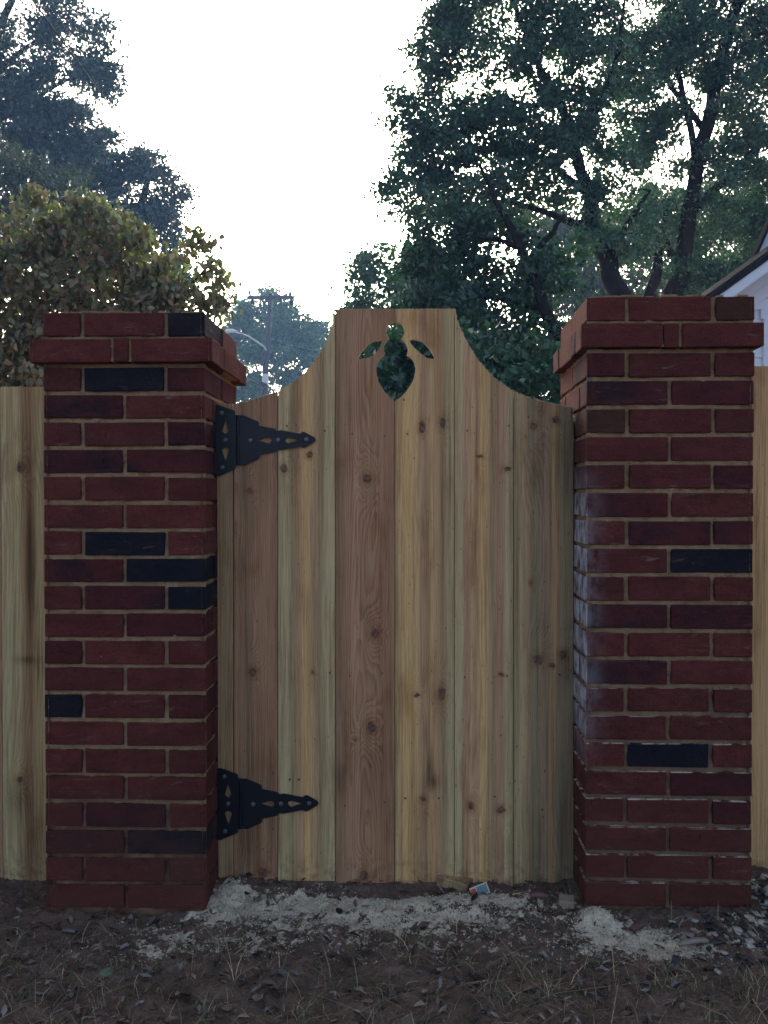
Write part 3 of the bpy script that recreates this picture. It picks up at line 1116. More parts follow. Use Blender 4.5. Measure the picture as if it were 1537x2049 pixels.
def leaf_frame(N, droop):
    ax = rng.normal(size=(N, 3))
    ax[:, 2] -= droop
    ax = unit(ax)
    nr = rng.normal(size=(N, 3)) * 0.75
    nr[:, 2] += 0.8
    nr = unit(nr - ax * (nr * ax).sum(1, keepdims=True))
    sd = np.cross(ax, nr)
    return sd, ax, nr


def leaves_mesh(name, c, size, tint, droop, tpl):
    N = len(c)
    V, Fc = tpl
    k = len(V)
    sd, ax, nr = leaf_frame(N, droop)
    s = size[:, None, None]
    v = c[:, None, :] + s * (V[None, :, 0:1] * sd[:, None, :] + V[None, :, 1:2] * ax[:, None, :] + V[None, :, 2:3] * nr[:, None, :])
    f = (np.array(Fc)[None] + (np.arange(N) * k)[:, None, None]).reshape(-1)
    me = bpy.data.meshes.new(name)
    me.vertices.add(N * k)
    me.vertices.foreach_set('co', v.reshape(-1).astype(np.float32))
    nf = N * len(Fc)
    me.loops.add(nf * 3)
    me.loops.foreach_set('vertex_index', f.astype(np.int32))
    me.polygons.add(nf)
    me.polygons.foreach_set('loop_start', np.arange(0, nf * 3, 3, dtype=np.int32))
    me.update()
    ca = me.color_attributes.new('tint', 'FLOAT_COLOR', 'POINT')
    cc = np.ones((N, k, 4), np.float32)
    cc[:, :, :3] = tint[:, None, :]
    ca.data.foreach_set('color', cc.reshape(-1))
    return me


def tints(N, pal, wts, clump=None):
    pal = np.array(pal)
    i = rng.choice(len(pal), N, p=np.array(wts) / sum(wts))
    c = pal[i] * rng.uniform(.65, 1.35, (N, 1))
    if clump is not None:
        c = c * clump[:, None]
    return c


def tree(name, label, Y, limbs, blobs, leaf, clump_r, dens, pal, wts, cpm=None, droop=.4, depth=1.0, group=None, tpl=T_SMALL, mat=None,
         solo=0, back=0.0, twig_r=0.012, base=None, ground_px=None, flatten=0.6):
    """limbs: lists of (px, py, radius px[, dY]); the first limb is the trunk and is carried down to the ground.
    blobs: (px, py, rx, ry[, dY, weight]); leaf = leaf length in metres; clump_r = radius of a leaf clump in metres"""
    m_px = Y / F
    tp = [at(l[0], l[1], Y + (l[3] if len(l) > 3 else 0)) for l in limbs[0]]
    b0 = Vector((tp[0].x + (base or 0), tp[0].y, float(ground_z(tp[0].x, tp[0].y)) - .05))
    root = thing(name, label, 'tree', b0, 0, group)
    skel, srad = [], []
    br = MB()
    for li, l in enumerate(limbs):
        pts = [at(q[0], q[1], Y + (q[3] if len(q) > 3 else 0)) for q in l]
        rad = [q[2] * m_px * .86 for q in l]
        if li == 0:
            pts = [b0, b0.lerp(pts[0], .12), b0.lerp(pts[0], .5)] + pts
            rad = [rad[0] * 1.7, rad[0] * 1.25, rad[0] * 1.05] + rad
        P2, R2 = [], []
        for i in range(len(pts) - 1):
            n = max(2, int((pts[i + 1] - pts[i]).length / (0.35)))
            for q in range(n):
                f = q / n
                jit = Vector((random.gauss(0, 1), random.gauss(0, 1), 0)) * rad[i] * .22
                P2.append(pts[i].lerp(pts[i + 1], f) + (jit if P2 else Vector()))
                R2.append(rad[i] * (1 - f) + rad[i + 1] * f)
        P2.append(pts[-1])
        R2.append(rad[-1])
        MB().tube([p - b0 for p in P2], R2, 9 if R2[0] > .05 else 6).build('trunk' if li == 0 else 'limb', M_bark, root, smooth=True)
        skel += [tuple(p) for p in P2]
        srad += R2
    skel = np.array(skel)
    srad = np.array(srad)
    # clump centres
    cen = []
    for bl in blobs:
        px, py, rx, ry = bl[:4]
        dY = bl[4] if len(bl) > 4 else 0
        wt = bl[5] if len(bl) > 5 else 1
        n = max(3, int(wt * math.pi * rx * ry * m_px * m_px / (clump_r ** 2 * .55)))
        for _ in range(n):
            while True:
                u = rng.uniform(-1, 1, 3)
                if (u ** 2).sum() < 1:
                    break
            p = at(px + u[0] * rx, py + u[1] * ry, Y + dY + back + u[2] * depth * (rx + ry) / 2 * m_px)
            if p.z > 0.15:
                cen.append(tuple(p))
    cen = np.array(cen)
    d0 = ((cen[:, None] - skel[None]) ** 2).sum(2).min(1) if len(cen) * len(skel) < 4e6 else np.arange(len(cen))
    for i in np.argsort(d0):
        c = cen[i]
        dd = ((skel - c) ** 2).sum(1) + np.maximum(0, skel[:, 2] - c[2]) ** 2 * 2
        j = int(dd.argmin())
        a = Vector(skel[j])
        c = Vector(c)
        L = (c - a).length
        if L < 0.02:
            continue
        mid = a.lerp(c, .5) + Vector((random.gauss(0, .1), random.gauss(0, .1), random.gauss(.06, .08))) * L
        r0 = min(srad[j] * .8, twig_r * (0.6 + L / clump_r * .35))
        q = [a, a.lerp(mid, .5) + (mid - a.lerp(c, .5)) * .3, mid, mid.lerp(c, .5), c]
        br.tube([p - b0 for p in q], [r0, r0 * .85, r0 * .7, r0 * .5, r0 * .3], 4, False)
        skel = np.vstack([skel, [tuple(q[2]), tuple(q[3])]])
        srad = np.append(srad, [r0 * .7, r0 * .5])
    br.build('twigs', M_bark, root, smooth=True, kind='stuff')
    K = len(cen)
    area = sum(math.pi * b[2] * b[3] * (b[5] if len(b) > 5 else 1) for b in blobs) * m_px * m_px
    nl = max(6, int(dens * area / (.14 * leaf * leaf) / K))
    cb = rng.uniform(.75, 1.25, K)
    c = np.repeat(cen, nl, 0)
    g = rng.normal(size=(len(c), 3)) * .46 * clump_r
    g[:, 2] *= flatten
    g[:, 2] -= .25 * (g[:, 0] ** 2 + g[:, 1] ** 2) / clump_r
    c = c + g - np.array(b0)
    keep = c[:, 2] > .12
    c = c[keep]
    tn = tints(len(c), pal, wts, np.repeat(cb, nl)[keep])
    sz = leaf * rng.uniform(.5, 1.4, len(c))
    if solo:
        # the leaves that show largest are leaves of their own
        wp = c + np.array(b0)
        px = 768.5 + F * wp[:, 0] / wp[:, 1]
        py = 1000 - F * (wp[:, 2] - CAMZ) / wp[:, 1]
        vis = (px > 0) & (px < 470) & (py > 340) & (py < 640)
        order = np.argsort(np.where(vis, wp[:, 1], 1e9))[:solo]
        variants = []
        for q in range(12):
            variants.append(leaves_mesh('leaf', np.zeros((1, 3)), np.array([leaf]), tints(1, pal, wts), droop, tpl))
            variants[-1].materials.append(mat or M_leaf)
        for i in order:
            o = bpy.data.objects.new('leaf', variants[rng.integers(12)])
            COL.objects.link(o)
            o.parent = root
            o.location = c[i]
            o.rotation_euler = (rng.normal(0, .3), rng.normal(0, .3), rng.uniform(0, 6.28))
            f = float(rng.uniform(.8, 1.2))
            o.scale = (f, f, f)
        msk = np.ones(len(c), bool)
        msk[order] = False
        c, tn, sz = c[msk], tn[msk], sz[msk]
    link('crown', leaves_mesh('crown', c, sz, tn, droop, tpl), mat or M_leaf, root)
    return root


GREEN = [(0.048, 0.115, 0.078), (0.068, 0.140, 0.082), (0.040, 0.096, 0.076)]
WG = [3, 2, 2]
LIGHT = [(0.06, 0.15, 0.065), (0.046, 0.115, 0.06), (0.085, 0.17, 0.065)]
DARKG = [(0.036, 0.094, 0.050), (0.052, 0.120, 0.054), (0.030, 0.076, 0.050)]

# right of the gate, nearest first
tree('shade_tree', 'slim dark tree leaning left above the gate, close to the right pillar', 10.0,
     [[(1118, 680, 15), (1093, 620, 14), (1066, 560, 13), (1048, 500, 11), (1012, 440, 8), (990, 400, 6), (960, 330, 4)],
      [(1066, 560, 9), (1072, 500, 8), (1105, 465, 6), (1130, 430, 4)], [(1048, 500, 7), (1000, 480, 5), (930, 470, 3)], [(1093, 620, 8), (1020, 600, 5), (930, 590, 3)]],
     [(900, 470, 110, 90), (1000, 520, 120, 90), (1110, 500, 90, 70, 0, .6), (960, 630, 120, 90), (1040, 690, 100, 90), (840, 560, 80, 90), (870, 680, 90, 80, .5, 1.2)],
     .070, .24, 3.0, DARKG, WG, droop=.5, back=.35, group='trees behind the gate')
tree('shade_tree', 'shade tree with thick trunk curving left just above the right pillar', 12.5,
     [[(1262, 640, 25), (1245, 590, 24), (1215, 518, 22), (1182, 450, 19), (1178, 390, 15), (1150, 300, 12), (1126, 212, 10), (1081, 139, 8), (1037, 28, 6), (1010, -90, 4)],
      [(1182, 450, 12), (1148, 446, 9), (1080, 420, 6), (1010, 400, 4)], [(1178, 390, 10), (1120, 340, 7), (1040, 290, 5), (930, 250, 3)],
      [(1150, 300, 9), (1200, 210, 7), (1240, 100, 5), (1250, 0, 3)], [(1126, 212, 7), (1060, 210, 5), (960, 190, 3)], [(1215, 518, 10), (1260, 440, 7), (1300, 380, 4)]],
     [(1000, 50, 160, 110), (880, 80, 65, 80), (870, 170, 50, 50), (840, 290, 60, 40), (1160, 100, 130, 120), (1060, 220, 170, 90), (920, 255, 120, 70), (800, 215, 48, 38), (850, 370, 90, 75),
      (980, 370, 150, 90), (1140, 320, 130, 90), (1240, 440, 110, 80, 0, .8), (1000, -120, 200, 100), (780, 370, 25, 40, 0, 1.2)],
     .066, .25, 2.8, GREEN, WG, back=.15, group='trees behind the gate')
tree('shade_tree', 'tall upright shade tree behind the right pillar, its stem splitting near the top', 14.5,
     [[(1350, 640, 26), (1352, 585, 24), (1363, 530, 21), (1383, 424, 18), (1391, 346, 16), (1410, 262, 16), (1433, 167, 15), (1461, 56, 14), (1478, 0, 12), (1500, -120, 8)],
      [(1383, 424, 11), (1455, 357, 9), (1537, 279, 7), (1620, 200, 4)], [(1363, 530, 10), (1332, 485, 9), (1293, 446, 7), (1254, 421, 4)],
      [(1391, 346, 9), (1383, 260, 8), (1360, 140, 6), (1330, 20, 4)], [(1352, 640, 16), (1302, 590, 14), (1313, 535, 12), (1322, 480, 8), (1340, 400, 5)],
      [(1410, 262, 8), (1350, 180, 6), (1290, 90, 4)]],
     [(1400, 50, 150, 130), (1510, 180, 110, 140), (1300, 150, 110, 120), (1500, 330, 110, 80), (1290, 290, 100, 80, 0, .8), (1430, 440, 110, 60, 0, .8), (1560, 440, 80, 90),
      (1300, 420, 80, 60, 0, .7), (1420, -120, 180, 90), (1600, 20, 110, 150), (1480, 540, 90, 50), (1400, 540, 90, 50)],
     .070, .26, 2.8, GREEN, WG, back=.2, group='trees behind the gate')
tree('garden_tree', 'lighter green bushy tree left of the dark trees, over the gate top', 20,
     [[(800, 700, 12), (805, 620, 10), (790, 560, 7), (760, 520, 4)], [(805, 620, 7), (850, 570, 4)]],
     [(735, 690, 55, 50, 0, 1.6), (745, 555, 50, 55), (810, 530, 80, 50), (860, 590, 100, 60), (720, 610, 35, 25), (790, 640, 90, 60), (880, 700, 90, 60), (800, 720, 130, 60, 0, 1.6), (960, 730, 150, 80, 0, 1.6)],
     .11, .38, 3.0, LIGHT, WG, group='trees behind the gate')
tree('evergreen_shrub', 'dense dark shrub seen through the bee cutout and above the gate', 7.0,
     [[(900, 860, 12), (905, 800, 9), (900, 740, 6), (880, 690, 4)], [(905, 800, 7), (1000, 740, 5), (1060, 720, 3)], [(905, 800, 7), (800, 740, 5)]],
     [(800, 820, 130, 60), (960, 840, 140, 60), (660, 830, 100, 60), (1080, 840, 90, 60), (740, 900, 160, 50), (950, 910, 160, 50), (800, 740, 120, 70), (930, 770, 120, 70), (1050, 770, 100, 60), (870, 690, 110, 50), (1010, 700, 100, 50)],
     .075, .19, 4.0, DARKG, WG, droop=.6)
for i, (bl, lab) in enumerate([
        ([(1220, 510, 150, 90), (1130, 580, 90, 60), (1240, 610, 140, 60), (1120, 460, 110, 70)], 'sunlit yellow green tree far back between the leaning trunks'),
        ([(1480, 400, 110, 80), (1330, 440, 110, 80), (1450, 500, 110, 70), (1560, 520, 90, 90), (1380, 580, 110, 60)], 'far yellow green tree glimpsed behind the upright trunk and the house')]):
    x, y = bl[0][0], bl[0][1]
    tree('background_tree', lab, 30 + 3 * i, [[(x, 720, 12), (x, 640, 10), (x + 5, 560, 6), (x, 500, 3)]], bl, .15, .55, 2.8,
         [(0.10, 0.13, 0.04), (0.07, 0.10, 0.035), (0.14, 0.14, 0.05)], WG, group='trees far behind the right pillar')

# left of the gate
GLARE_GREEN = [(0.032, 0.072, 0.076), (0.048, 0.090, 0.082), (0.028, 0.058, 0.074)]  # leaf greens pushed towards blue to imitate lens glare
tree('oak_tree', 'tall dark oak in the top left corner with a drooping limb', 22,
     [[(-95, 520, 22), (-85, 400, 20), (-60, 300, 17), (-40, 180, 14), (0, 60, 10), (40, -40, 6)],
      [(-60, 300, 12), (0, 235, 11), (60, 205, 8), (110, 215, 5), (170, 270, 3)], [(-60, 280, 9), (0, 215, 7), (50, 180, 5), (120, 140, 3)],
      [(-40, 180, 9), (30, 110, 6), (110, 60, 4), (150, 40, 2)], [(60, 205, 5), (130, 160, 4), (200, 150, 2)]],
     [(115, 45, 65, 55), (185, 135, 62, 50), (60, 140, 60, 50, 0, .8), (-30, 90, 70, 90), (110, 225, 100, 40), (165, 285, 60, 42), (60, 250, 90, 50), (120, 310, 80, 50), (20, 190, 70, 40), (225, 165, 28, 38),
      (60, -60, 110, 60), (-60, 200, 70, 70), (205, 60, 20, 30, 0, .7)],
     .11, .40, 3.4, GLARE_GREEN, WG, group='oaks on the left')
tree('oak_tree', 'rounded oak with glare-blue leaves standing right of the tall left oak', 25,
     [[(250, 700, 16), (255, 560, 14), (265, 460, 10), (290, 380, 7), (310, 310, 3)], [(265, 460, 8), (200, 400, 5), (130, 340, 3)], [(265, 460, 7), (330, 430, 4), (360, 400, 2)]],
     [(305, 335, 58, 48), (340, 400, 36, 50), (235, 330, 50, 40), (280, 430, 85, 60), (350, 480, 28, 40), (190, 370, 80, 60), (110, 330, 80, 45), (60, 400, 90, 60), (200, 300, 50, 40), (200, 480, 120, 80), (330, 560, 50, 60)],
     .12, .42, 3.4, GLARE_GREEN, WG, group='oaks on the left')
tree('background_tree', 'olive green tree at the left edge below the drooping oak limb', 18,
     [[(30, 700, 13), (32, 560, 11), (40, 440, 8), (50, 340, 4)], [(32, 560, 6), (100, 430, 4)]],
     [(30, 330, 60, 45), (110, 365, 55, 40), (0, 420, 70, 80), (100, 450, 80, 60)],
     .10, .38, 3.0, [(0.06, 0.08, 0.03), (0.045, 0.065, 0.03), (0.08, 0.09, 0.035)], WG)
tree('dogwood_tree', 'dogwood with large browning olive leaves above the left pillar', 6.2,
     [[(230, 800, 12), (225, 720, 11), (215, 640, 9), (190, 560, 6), (160, 480, 4), (150, 400, 2)],
      [(225, 720, 8), (300, 640, 6), (370, 580, 4), (430, 520, 2.5)], [(215, 640, 6), (120, 580, 4), (60, 500, 3)], [(190, 560, 5), (230, 470, 3), (225, 410, 2)],
      [(225, 720, 6), (90, 690, 4), (20, 640, 3)], [(300, 640, 4), (390, 620, 3), (440, 590, 2)]],
     [(190, 470, 110, 55), (80, 460, 80, 50), (50, 560, 100, 80), (190, 570, 140, 70), (320, 560, 70, 60), (390, 600, 55, 25, 0, .7), (435, 545, 18, 22, 0, .9), (400, 478, 10, 10, 0, .8),
      (300, 630, 100, 45), (40, 690, 75, 80, 0, 1.5), (40, 755, 90, 40, .4, 2), (70, 395, 18, 14), (160, 405, 22, 14), (215, 415, 18, 22), (130, 650, 110, 60), (430, 600, 22, 14, 0, .7), (-60, 560, 70, 110), (250, 740, 140, 60, .3, 2.5), (330, 720, 60, 60, .5, 1.5)],
     .056, .12, 2.5, [(0.215, 0.20, 0.10), (0.26, 0.195, 0.10), (0.20, 0.13, 0.08), (0.155, 0.17, 0.092)], [4, 2.5, 2.2, 3],
     droop=1.2, tpl=T_BIG, mat=M_bigleaf, solo=300, twig_r=.005, flatten=.9)
tree('street_tree', 'pale green far tree behind the utility pole', 52,
     [[(525, 860, 7), (528, 780, 6), (530, 720, 5), (545, 660, 3), (555, 610, 2)], [(528, 780, 4), (500, 700, 2)], [(530, 720, 3), (600, 670, 2)]],
     [(560, 615, 50, 30), (475, 620, 35, 26), (520, 650, 60, 36), (600, 655, 50, 36), (560, 690, 100, 42), (610, 725, 60, 50), (495, 715, 55, 50), (470, 660, 40, 40), (480, 770, 55, 40), (640, 680, 34, 42), (540, 582, 20, 9), (560, 780, 100, 36)],
     .20, .72, 3.6, [(0.10, 0.20, 0.075), (0.13, 0.23, 0.08), (0.07, 0.155, 0.065)], WG)
tree('street_tree', 'low green tree line piece far behind the left pillar and pole', 60,
     [[(430, 820, 6), (430, 740, 4), (435, 690, 2)]], [(440, 690, 40, 50), (400, 700, 60, 60), (640, 780, 60, 30)],
     .26, .9, 2.4, [(0.10, 0.20, 0.075), (0.13, 0.23, 0.08), (0.07, 0.155, 0.065)], WG)

# ------------------------------------------------------------ utility pole and lines
YP = 48
t = NT('weathered_pole')
n = t.noise(t.scale(t.obj(), (20, 20, 2)), 1, 4, .6)
M_pole = t.base(t.mix(n, (0.030, 0.018, 0.017, 1), (0.06, 0.040, 0.036, 1)), .85)
M_ins = flat('grey_porcelain', (0.16, 0.17, 0.2), .35, .2)
M_alu = flat('pale_metal', (0.62, 0.63, 0.64), .4, .1)
M_cable = flat('black_cable', (0.010, 0.010, 0.012), .95, .2)
M_cable.node_tree.nodes['Principled BSDF'].inputs['Specular IOR Level'].default_value = 0.05
pt, pm = at(542, 588, YP), at(528, 800, YP)
pb = pm + (pm - pt) * ((pm.z + .1) / (pt.z - pm.z))
pole = thing('utility_pole', 'leaning wooden utility pole with a crossarm and curved lamp arm', 'utility pole', pb)
MB().tube([Vector(), (pm - pb), (pt - pb)], [.20, .155, .12], 10).build('pole', M_pole, pole, smooth=True)
ca, cb = at(496, 594, YP - .25) - pb, at(588, 597, YP - .25) - pb
MB().box((ca.x, ca.y - .06, ca.z - .13), (cb.x, ca.y + .06, ca.z + .06)).build('crossarm', M_pole, pole)
for f in (.03, .36, .62, .93):
    p = ca.lerp(cb, f)
    MB().tube([p + Vector((0, 0, .07)), p + Vector((0, 0, .14)), p + Vector((0, 0, .16)), p + Vector((0, 0, .32)), p + Vector((0, 0, .36))], [.03, .03, .07, .08, .03], 8).build('insulator', M_ins, pole)
for f in (.1, .95):
    p = ca.lerp(cb, f)
    MB().tube([p + Vector((0, 0, -.1)), p + Vector((0, 0, -.18)), p + Vector((0, 0, -.36))], [.05, .11, .09], 8).build('fuse_holder', M_cable, pole)
for sx in (-1, 1):
    a = pt - pb + Vector((sx * .55, -.2, -.3))
    MB().tube([a, pt - pb + Vector((0, -.15, -1.0))], .022, 5).build('crossarm_brace', M_pole, pole)
arm = [at(q[0], q[1], YP - .3) - pb for q in ((533, 702), (529, 694), (515, 684), (498, 673), (482, 667), (466, 664))]
MB().tube(arm, .042, 7).build('lamp_arm', M_alu, pole, smooth=True)
e = arm[-1]
MB().tube([e + Vector((.25, 0, .0)), e + Vector((0, 0, .05)), e + Vector((-.45, 0, .03)), e + Vector((-.75, 0, -.02))], [.05, .11, .12, .04], 8).build('lamp_head', M_alu, pole, smooth=True)
mx = at(531, 758, YP - .2) - pb
MB().tube([mx + Vector((0, 0, -.25)), mx + Vector((0, 0, .25))], .17, 10).build('meter_box', M_alu, pole)


def cable(label, a, b, r, sag, splice=None):
    n = 24
    pts = []
    for i in range(n + 1):
        f = i / n
        p = a.lerp(b, f)
        p.z -= sag * 4 * f * (1 - f)
        pts.append(p)
    o = MB().tube([p - a for p in pts], r, 6).build('power_line', M_cable, None, a, True)
    tag(o, label, 'power line', 'lines strung from the utility pole')
    if splice:
        f0, f1, rr = splice
        q = [a.lerp(b, f) - a - Vector((0, 0, sag * 4 * f * (1 - f))) for f in np.linspace(f0, f1, 6)]
        MB().tube(q, [rr * .5, rr, rr, rr, rr, rr * .5], 8).build('splice_case', M_cable, o)


cable('thin line slanting down from the upper left across the tall oak', at(505, 590, YP), at(-176, -330, 9), .012, .1)
cable('thin line crossing the olive tree at the left edge', at(537, 705, YP), at(-300, 50, 8), .007, .1)
cable('thick black cable, upper of two at the left edge by the dogwood', at(533, 772, YP), at(-260, 186, 8), .013, .25, (.03, .07, .11))
cable('thick black cable, lower of two at the left edge by the dogwood', at(533, 778, YP), at(-260, 232, 8), .015, .22)
cable('pale thin line running right from the pole past the far tree', at(536, 682, YP), at(1100, 760, 30), .018, .3, (.02, .06, .09))

# ------------------------------------------------------------ white house
t = NT('white_siding')
n = t.noise(t.pos(), 6, 4, .6)
M_white = t.base(t.mix(n, (0.62, 0.64, 0.66, 1), (0.78, 0.79, 0.80, 1)), .6)
t = NT('dark_shingle')
n = t.noise(t.scale(t.obj(), (30, 30, 30)), 1, 4, .7)
t.bump(n, .6, .01)
t.b.inputs['Specular IOR Level'].default_value = 0.05
M_shin = t.base(t.mix(n, (0.010, 0.010, 0.012, 1), (0.028, 0.027, 0.030, 1)), .9)
M_glass = flat('window_glass', (0.03, 0.035, 0.04), .08, .1, 2, 0)

YH = 9.0
hA = at(1400, 602, YH)              # lower eave end of the rake
SL = 0.722
hx0 = at(1474, 900, YH).x
house = thing('white_house', 'white sided house with a dark roof edge behind the right pillar', 'house', (hx0 + 3, YH + .4, 0))
H0 = Vector(house.location)
WID = 6.0
ridge_x = hx0 + WID / 2


def rake(x):
    return hA.z + SL * (min(x, 2 * ridge_x - x) - hA.x)


yw = YH + .38                       # wall plane, the rake overhangs it
body = MB()
zt = lambda x: rake(x) - .21
body.prism([(hx0 - H0.x, -.1), (hx0 + WID - H0.x, -.1), (hx0 + WID - H0.x, zt(hx0 + WID)), (ridge_x - H0.x, zt(ridge_x)), (hx0 - H0.x, zt(hx0))], yw - H0.y, yw + 1.4 - H0.y)
body.build('wall', M_white, house)
# clapboards on the front wall: every course a board
z = .15
while z < zt(ridge_x) - .1:
    za, zb = z, z + .125
    xl = hx0 + .10
    xr_ = hx0 + WID - .10
    if zb > zt(xl):
        xl = hA.x + (zb + .21 - hA.z) / SL + .02
        xr_ = 2 * ridge_x - xl
    if xr_ - xl > .15:
        n = MB()
        for (yy0, yy1) in ((yw - .022, yw - .008),):
            v = [(xl, yy0, za), (xr_, yy0, za), (xr_, yw - .001, za), (xl, yw - .001, za), (xl, yy1, zb), (xr_, yy1, zb), (xr_, yw - .001, zb), (xl, yw - .001, zb)]
            n.v = [Vector(q) - H0 for q in v]
            n.f = [(0, 3, 2, 1), (4, 5, 6, 7), (0, 1, 5, 4), (1, 2, 6, 5), (2, 3, 7, 6), (3, 0, 4, 7)]
        n.build('clapboard', M_white, house)
    z += .1253
MB().box((hx0 - .02 - H0.x, yw - .035 - H0.y, -.05), (hx0 + .09 - H0.x, yw - .0005 - H0.y, zt(hx0))).build('corner_board', M_white, house)
wx = at(1524, 700, yw).x
wz0, wz1 = 1.0, at(1524, 640, yw).z
win = MB()
for a, b in (((wx, wz0), (wx + .1, wz1)), ((wx + .9, wz0), (wx + 1.0, wz1)), ((wx - .03, wz1), (wx + 1.03, wz1 + .11)), ((wx - .03, wz0 - .07), (wx + 1.03, wz0))):
    win.box((a[0] - H0.x, yw - .06 - H0.y, a[1]), (b[0] - H0.x, yw - .023 - H0.y, b[1]))
wf = win.build('window', M_white, house)
MB().box((wx + .1 - H0.x, yw - .035 - H0.y, wz0), (wx + .9 - H0.x, yw - .024 - H0.y, wz1)).build('pane', M_glass, wf)


def rakeboard(name, z0, z1, y0, y1, mat, ext=0.0):
    mb = MB()
    xe = hA.x - ext
    for sgn in (1, -1):
        X = lambda x: (x if sgn > 0 else 2 * ridge_x - x) - H0.x
        za, zr = rake(xe), hA.z + SL * (ridge_x - hA.x)
        pl = [(X(xe), za + z0), (X(ridge_x), zr + z0), (X(ridge_x), zr + z1), (X(xe), za + z1)]
        mb.prism(pl if sgn > 0 else pl[::-1], y0 - H0.y, y1 - H0.y)
    return mb.build(name, mat, house)


rakeboard('shingle_edge', -.03, .008, YH - .03, yw + 1.5, M_shin, .06)
rakeboard('drip_edge', -.085, -.034, YH - .015, YH + .05, M_shin, .02)
rakeboard('fascia', -.205, -.089, YH, YH + .035, M_white)
rakeboard('soffit', -.105, -.0895, YH + .036, yw + 1.45, M_white)
rakeboard('frieze_board', -.34, -.211, yw - .05, yw - .026, M_white, -.25)
rakeboard('frieze_moulding', -.48, -.345, yw - .04, yw - .026, M_white, -.25)
# taller wing with a steep gable further back
YH2 = 11.0
q0, q1 = at(1492, 548, YH2), at(1537, 445, YH2)
s2 = (q1.z - q0.z) / (q1.x - q0.x)
up = MB()
rx2 = q0.x + 2.1
xl2 = q0.x - (q0.z - 2.0) / s2
zz = lambda x: q0.z + s2 * (x - q0.x)
up.prism([(xl2 + .25 - H0.x, 2.0), (2 * rx2 - xl2 - .25 - H0.x, 2.0), (rx2 - H0.x, zz(rx2) - .55)], YH2 + .101 - H0.y, YH2 + .2 - H0.y)
up.build('upper_gable', M_white, house)
for nm, d0, d1, ya, yb, mt in (('upper_roof', 0.0, -.09, YH2 - .04, YH2 + .12, M_shin), ('upper_fascia', -.095, -.34, YH2, YH2 + .04, M_white), ('upper_moulding', -.345, -.50, YH2 + .06, YH2 + .1, M_white)):
    mb = MB()
    for sgn in (1, -1):
        X = lambda x: (x if sgn > 0 else 2 * rx2 - x) - H0.x
        pl = [(X(xl2), zz(xl2) + d1 * 1.0), (X(rx2), zz(rx2) + d1 * 1.0), (X(rx2), zz(rx2) + d0), (X(xl2), zz(xl2) + d0)]
        mb.prism(pl if sgn > 0 else pl[::-1], ya - H0.y, yb - H0.y)
    mb.build(nm, mt, house)

# ------------------------------------------------------------ litter on the ground
def on(px, py):
    """point of the ground that the photograph shows at px, py"""
    for Y in np.arange(1.4, 3.2, .004):
        p = at(px, py, Y)
        if p.z <= float(ground_z(p.x, p.y)):
            return p
    return p


PIL = [(cl_.x - .41, cl_.x + .01, Y_L - .01, Y_L + .42), (cr_.x - .01, cr_.x + .42, Y_R - .05, Y_R + .4)]


def free(x, y):
    m = np.ones(len(x), bool)
    for a, b, c, d in PIL:
        m &= ~((x > a) & (x < b) & (y > c) & (y < d))
    m &= ~((y > 2.325) & (y < 2.45) & ((x < -.3) | (x > .55)))
    return m


def tri_mesh(name, V, Fc, cols):
    me = bpy.data.meshes.new(name)
    N, k = V.shape[:2]
    me.vertices.add(N * k)
    me.vertices.foreach_set('co', V.reshape(-1).astype(np.float32))
    f = (np.array(Fc)[None] + (np.arange(N) * k)[:, None, None]).reshape(-1)
    nf = N * len(Fc)
    me.loops.add(nf * 3)
    me.loops.foreach_set('vertex_index', f.astype(np.int32))
    me.polygons.add(nf)
    me.polygons.foreach_set('loop_start', np.arange(0, nf * 3, 3, dtype=np.int32))
    me.update()
    ca = me.color_attributes.new('tint', 'FLOAT_COLOR', 'POINT')
    cc = np.ones((N, k, 4), np.float32)
    cc[:, :, :3] = cols[:, None, :]
    ca.data.foreach_set('color', cc.reshape(-1))
    return me


def tint_mat(name, rough=.8):
    t = NT(name)
    a = t.n('ShaderNodeAttribute', attribute_name='tint')
    n = t.noise(t.pos(), 180, 3, .6)
    return t.base(t.mix(t.map(n, .3, .7), a.outputs['Color'], (.6, .6, .6, 1), 'MULTIPLY'), rough)


M_litter = tint_mat('dry_litter', .75)
M_grass = tint_mat('dry_grass', .7)


def scatter(n, x0, x1, y0, y1):
    x = rng.uniform(x0, x1, n)
    y = rng.uniform(y0, y1, n)
    k = free(x, y)
    return x[k], y[k]


# dead leaves and leaf shreds
x, y = scatter(9500, -1.4, 1.4, 1.35, 2.9)
k = rng.uniform(size=len(x)) > np.clip(sawdust(x, y) * .8, 0, .85)
x, y = x[k], y[k]
N = len(x)
T = np.array([[-.1, -.5, 0], [.1, -.5, 0], [.34, 0, .12], [-.34, 0, .14], [.2, .35, .05], [-.2, .33, .1], [0, .62, .16]])
TF = [(0, 1, 2), (0, 2, 3), (3, 2, 4), (3, 4, 5), (5, 4, 6)]
yaw = rng.uniform(0, 6.28, N)
sz = rng.uniform(.005, .031, N) * rng.uniform(.5, 1.2, N)
wd = rng.uniform(.2, 1.0, N)
curl = rng.uniform(.1, 1.8, N)
tilt = rng.normal(0, .28, N)
V = np.zeros((N, 7, 3))
lx_ = T[None, :, 0] * wd[:, None]
ly_ = T[None, :, 1] + 0 * lx_
lz_ = T[None, :, 2] * curl[:, None] + ly_ * tilt[:, None] + rng.normal(0, .05, (N, 7))
V[:, :, 0] = (lx_ * np.cos(yaw)[:, None] - ly_ * np.sin(yaw)[:, None]) * sz[:, None] + x[:, None]
V[:, :, 1] = (lx_ * np.sin(yaw)[:, None] + ly_ * np.cos(yaw)[:, None]) * sz[:, None] + y[:, None]
